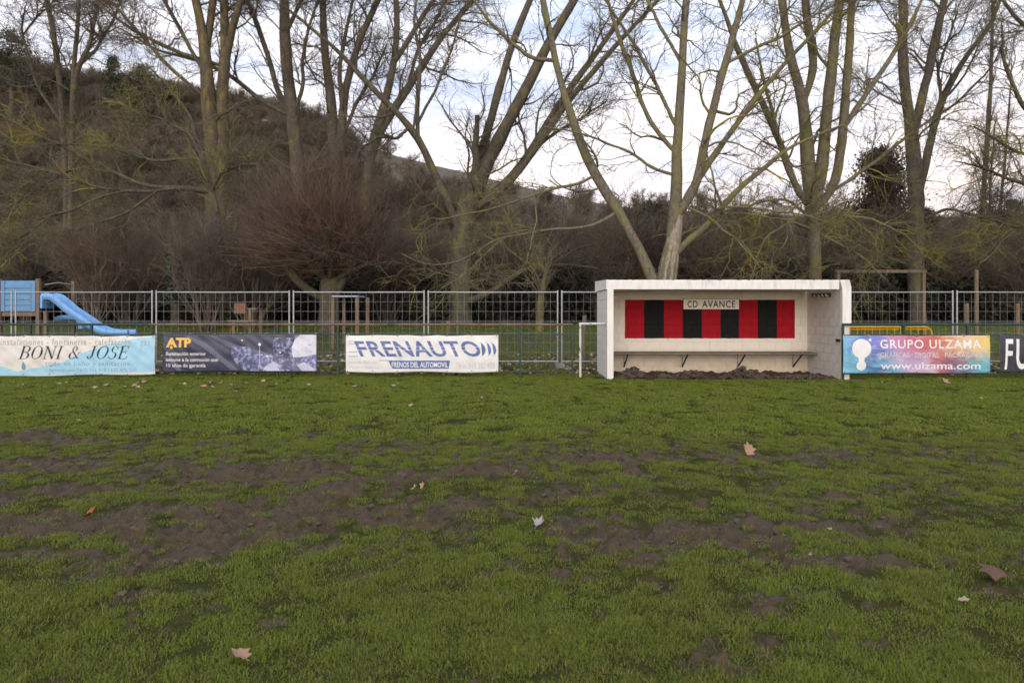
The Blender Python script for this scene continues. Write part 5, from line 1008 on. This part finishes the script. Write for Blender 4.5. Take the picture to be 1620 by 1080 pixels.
leaf(655, 778, 13, 'tan', 'left one of two small tan leaves side by side in the mud', (.8, .2), .03); leaf(668, 777, 13, 'tan', 'right one of two small tan leaves side by side in the mud', (.9, -.3), .03)
leaf(142, 820, 30, 'rust', 'rust-red curled leaf in the wet mud at the left', (.5, .3), .05); leaf(851, 834, 26, 'grey', 'grey curled leaf in the middle of the pitch', (.2, .1), .025)
leaf(1033, 684, 13, 'brown', 'small brown leaf on the far grass before the dugout', (.2, 0), .03); leaf(631, 687, 10, 'tan', 'small tan leaf on the far grass below the FRENAUTO banner', (.5, 0), .03); leaf(1313, 833, 11, 'pale', 'tiny pale leaf on the bare strip right of centre', (.1, 0), .02); leaf(1281, 890, 12, 'grey', 'tiny grey leaf in the mud patch right of centre', (.3, 0), .025)
leaf(190, 949, 16, 'brown', 'dull brown leaf in the grass at the lower left', (.2, .1), .03); leaf(1495, 607, 20, 'tan', 'crumpled tan leaf below the rainbow banner', (.6, 0), .04); leaf(273, 707, 8, 'pale', 'tiny pale leaf above the left mud patches', (.1, 0), .03); leaf(124, 668, 9, 'tan', 'single tan leaf on the far grass at the left', (.3, 0), .03)
def lf_lab(px, kd):
    wh = 'below the BONI & JOSE banner' if px < 250 else 'below the ATP banner' if px < 520 else 'below the FRENAUTO banner' if px < 800 else 'between the FRENAUTO banner and the dugout' if px < 950 else 'in front of the dugout' if px < 1330 else 'below the rainbow banner'
    return 'small %s dry leaf strewn on the grass %s' % ({'tan': 'tan', 'pale': 'pale bleached', 'brown': 'brown'}[kd], wh)
for k in range(64):                            # strewn under the banners
    if k < 46: px, py = random.choice((random.gauss(150, 40), random.gauss(215, 25), random.gauss(335, 22), random.uniform(40, 500))), random.gauss(611, 4.5)
    else: px, py = random.uniform(560, 1600), random.uniform(602, 645)
    kd = random.choice(('tan', 'pale', 'tan', 'pale', 'brown'))
    if py < 600 or (950 < px < 1330 and py < 606): continue
    leaf(px, py, random.uniform(5, 13), kd, lf_lab(px, kd), (random.uniform(-.4, .4), random.uniform(-.4, .4)), .035, 'dry leaves strewn along the banners')
# leaf litter behind the fence, and crumbled soil on the pitch
n = 5200; y = r.uniform(14.4, 19.5, n); x = r.uniform(-1, 1, n)*(.95*y+1); k = ~((x > 1.8) & (x < 7.4) & (y < 15.6)) & (fbm(x*.6, y*.9, 3) > .36); x, y = x[k], y[k]; z = np.where(y < 16.9, .02, gz(x, y)+.02); P = np.stack([x, y, z+r.uniform(0, .03, len(x))], -1)
Rt = np.stack([r.uniform(-.7, .7, len(x)), r.uniform(-.7, .7, len(x)), r.uniform(0, 6.28, len(x))], -1); s = r.uniform(.04, .085, len(x)); scatter('leaf_litter', P, Rt, np.stack([s, s, s], -1), r.choice([0, 1, 1, 2], len(x)), [proto('leaf', LM['tan']), proto('leaf', LM['brown']), proto('leaf', LM['pale'])], label='brown leaf litter behind the green fence', cat='leaf litter')
def clods():
    bm = bmesh.new(); n = 0; rr = random.Random(9)
    while n < 420:
        y = rr.uniform(3.3, 8.2); x = rr.uniform(-.9, .9)*y; m = float(mudval(np.array([x]), np.array([y]))[0])
        if rr.random() > m**2*.9: continue
        h = float(pitch_h(np.array([x]), np.array([y]))[0]); q = bmesh.ops.create_icosphere(bm, subdivisions=1, radius=1)['verts']; s = rr.uniform(.006, .022)*(1.6 if rr.random() < .12 else 1)
        for v in q: d = v.co.normalized()*rr.uniform(.65, 1.25); v.co = Vector((x+d.x*s*1.3, y+d.y*s*1.2, h+.002+d.z*s*.8))
        n += 1
    m_mud = pmat('mud_clods', (.045, .033, .027), (.10, .075, .06), 12, .9, .4); tag(obj('mud_clods', bm_mesh('mud_clods', bm, m_mud)), 'crumbled clods of mud on the torn turf', 'mud', None, 'stuff')
clods()
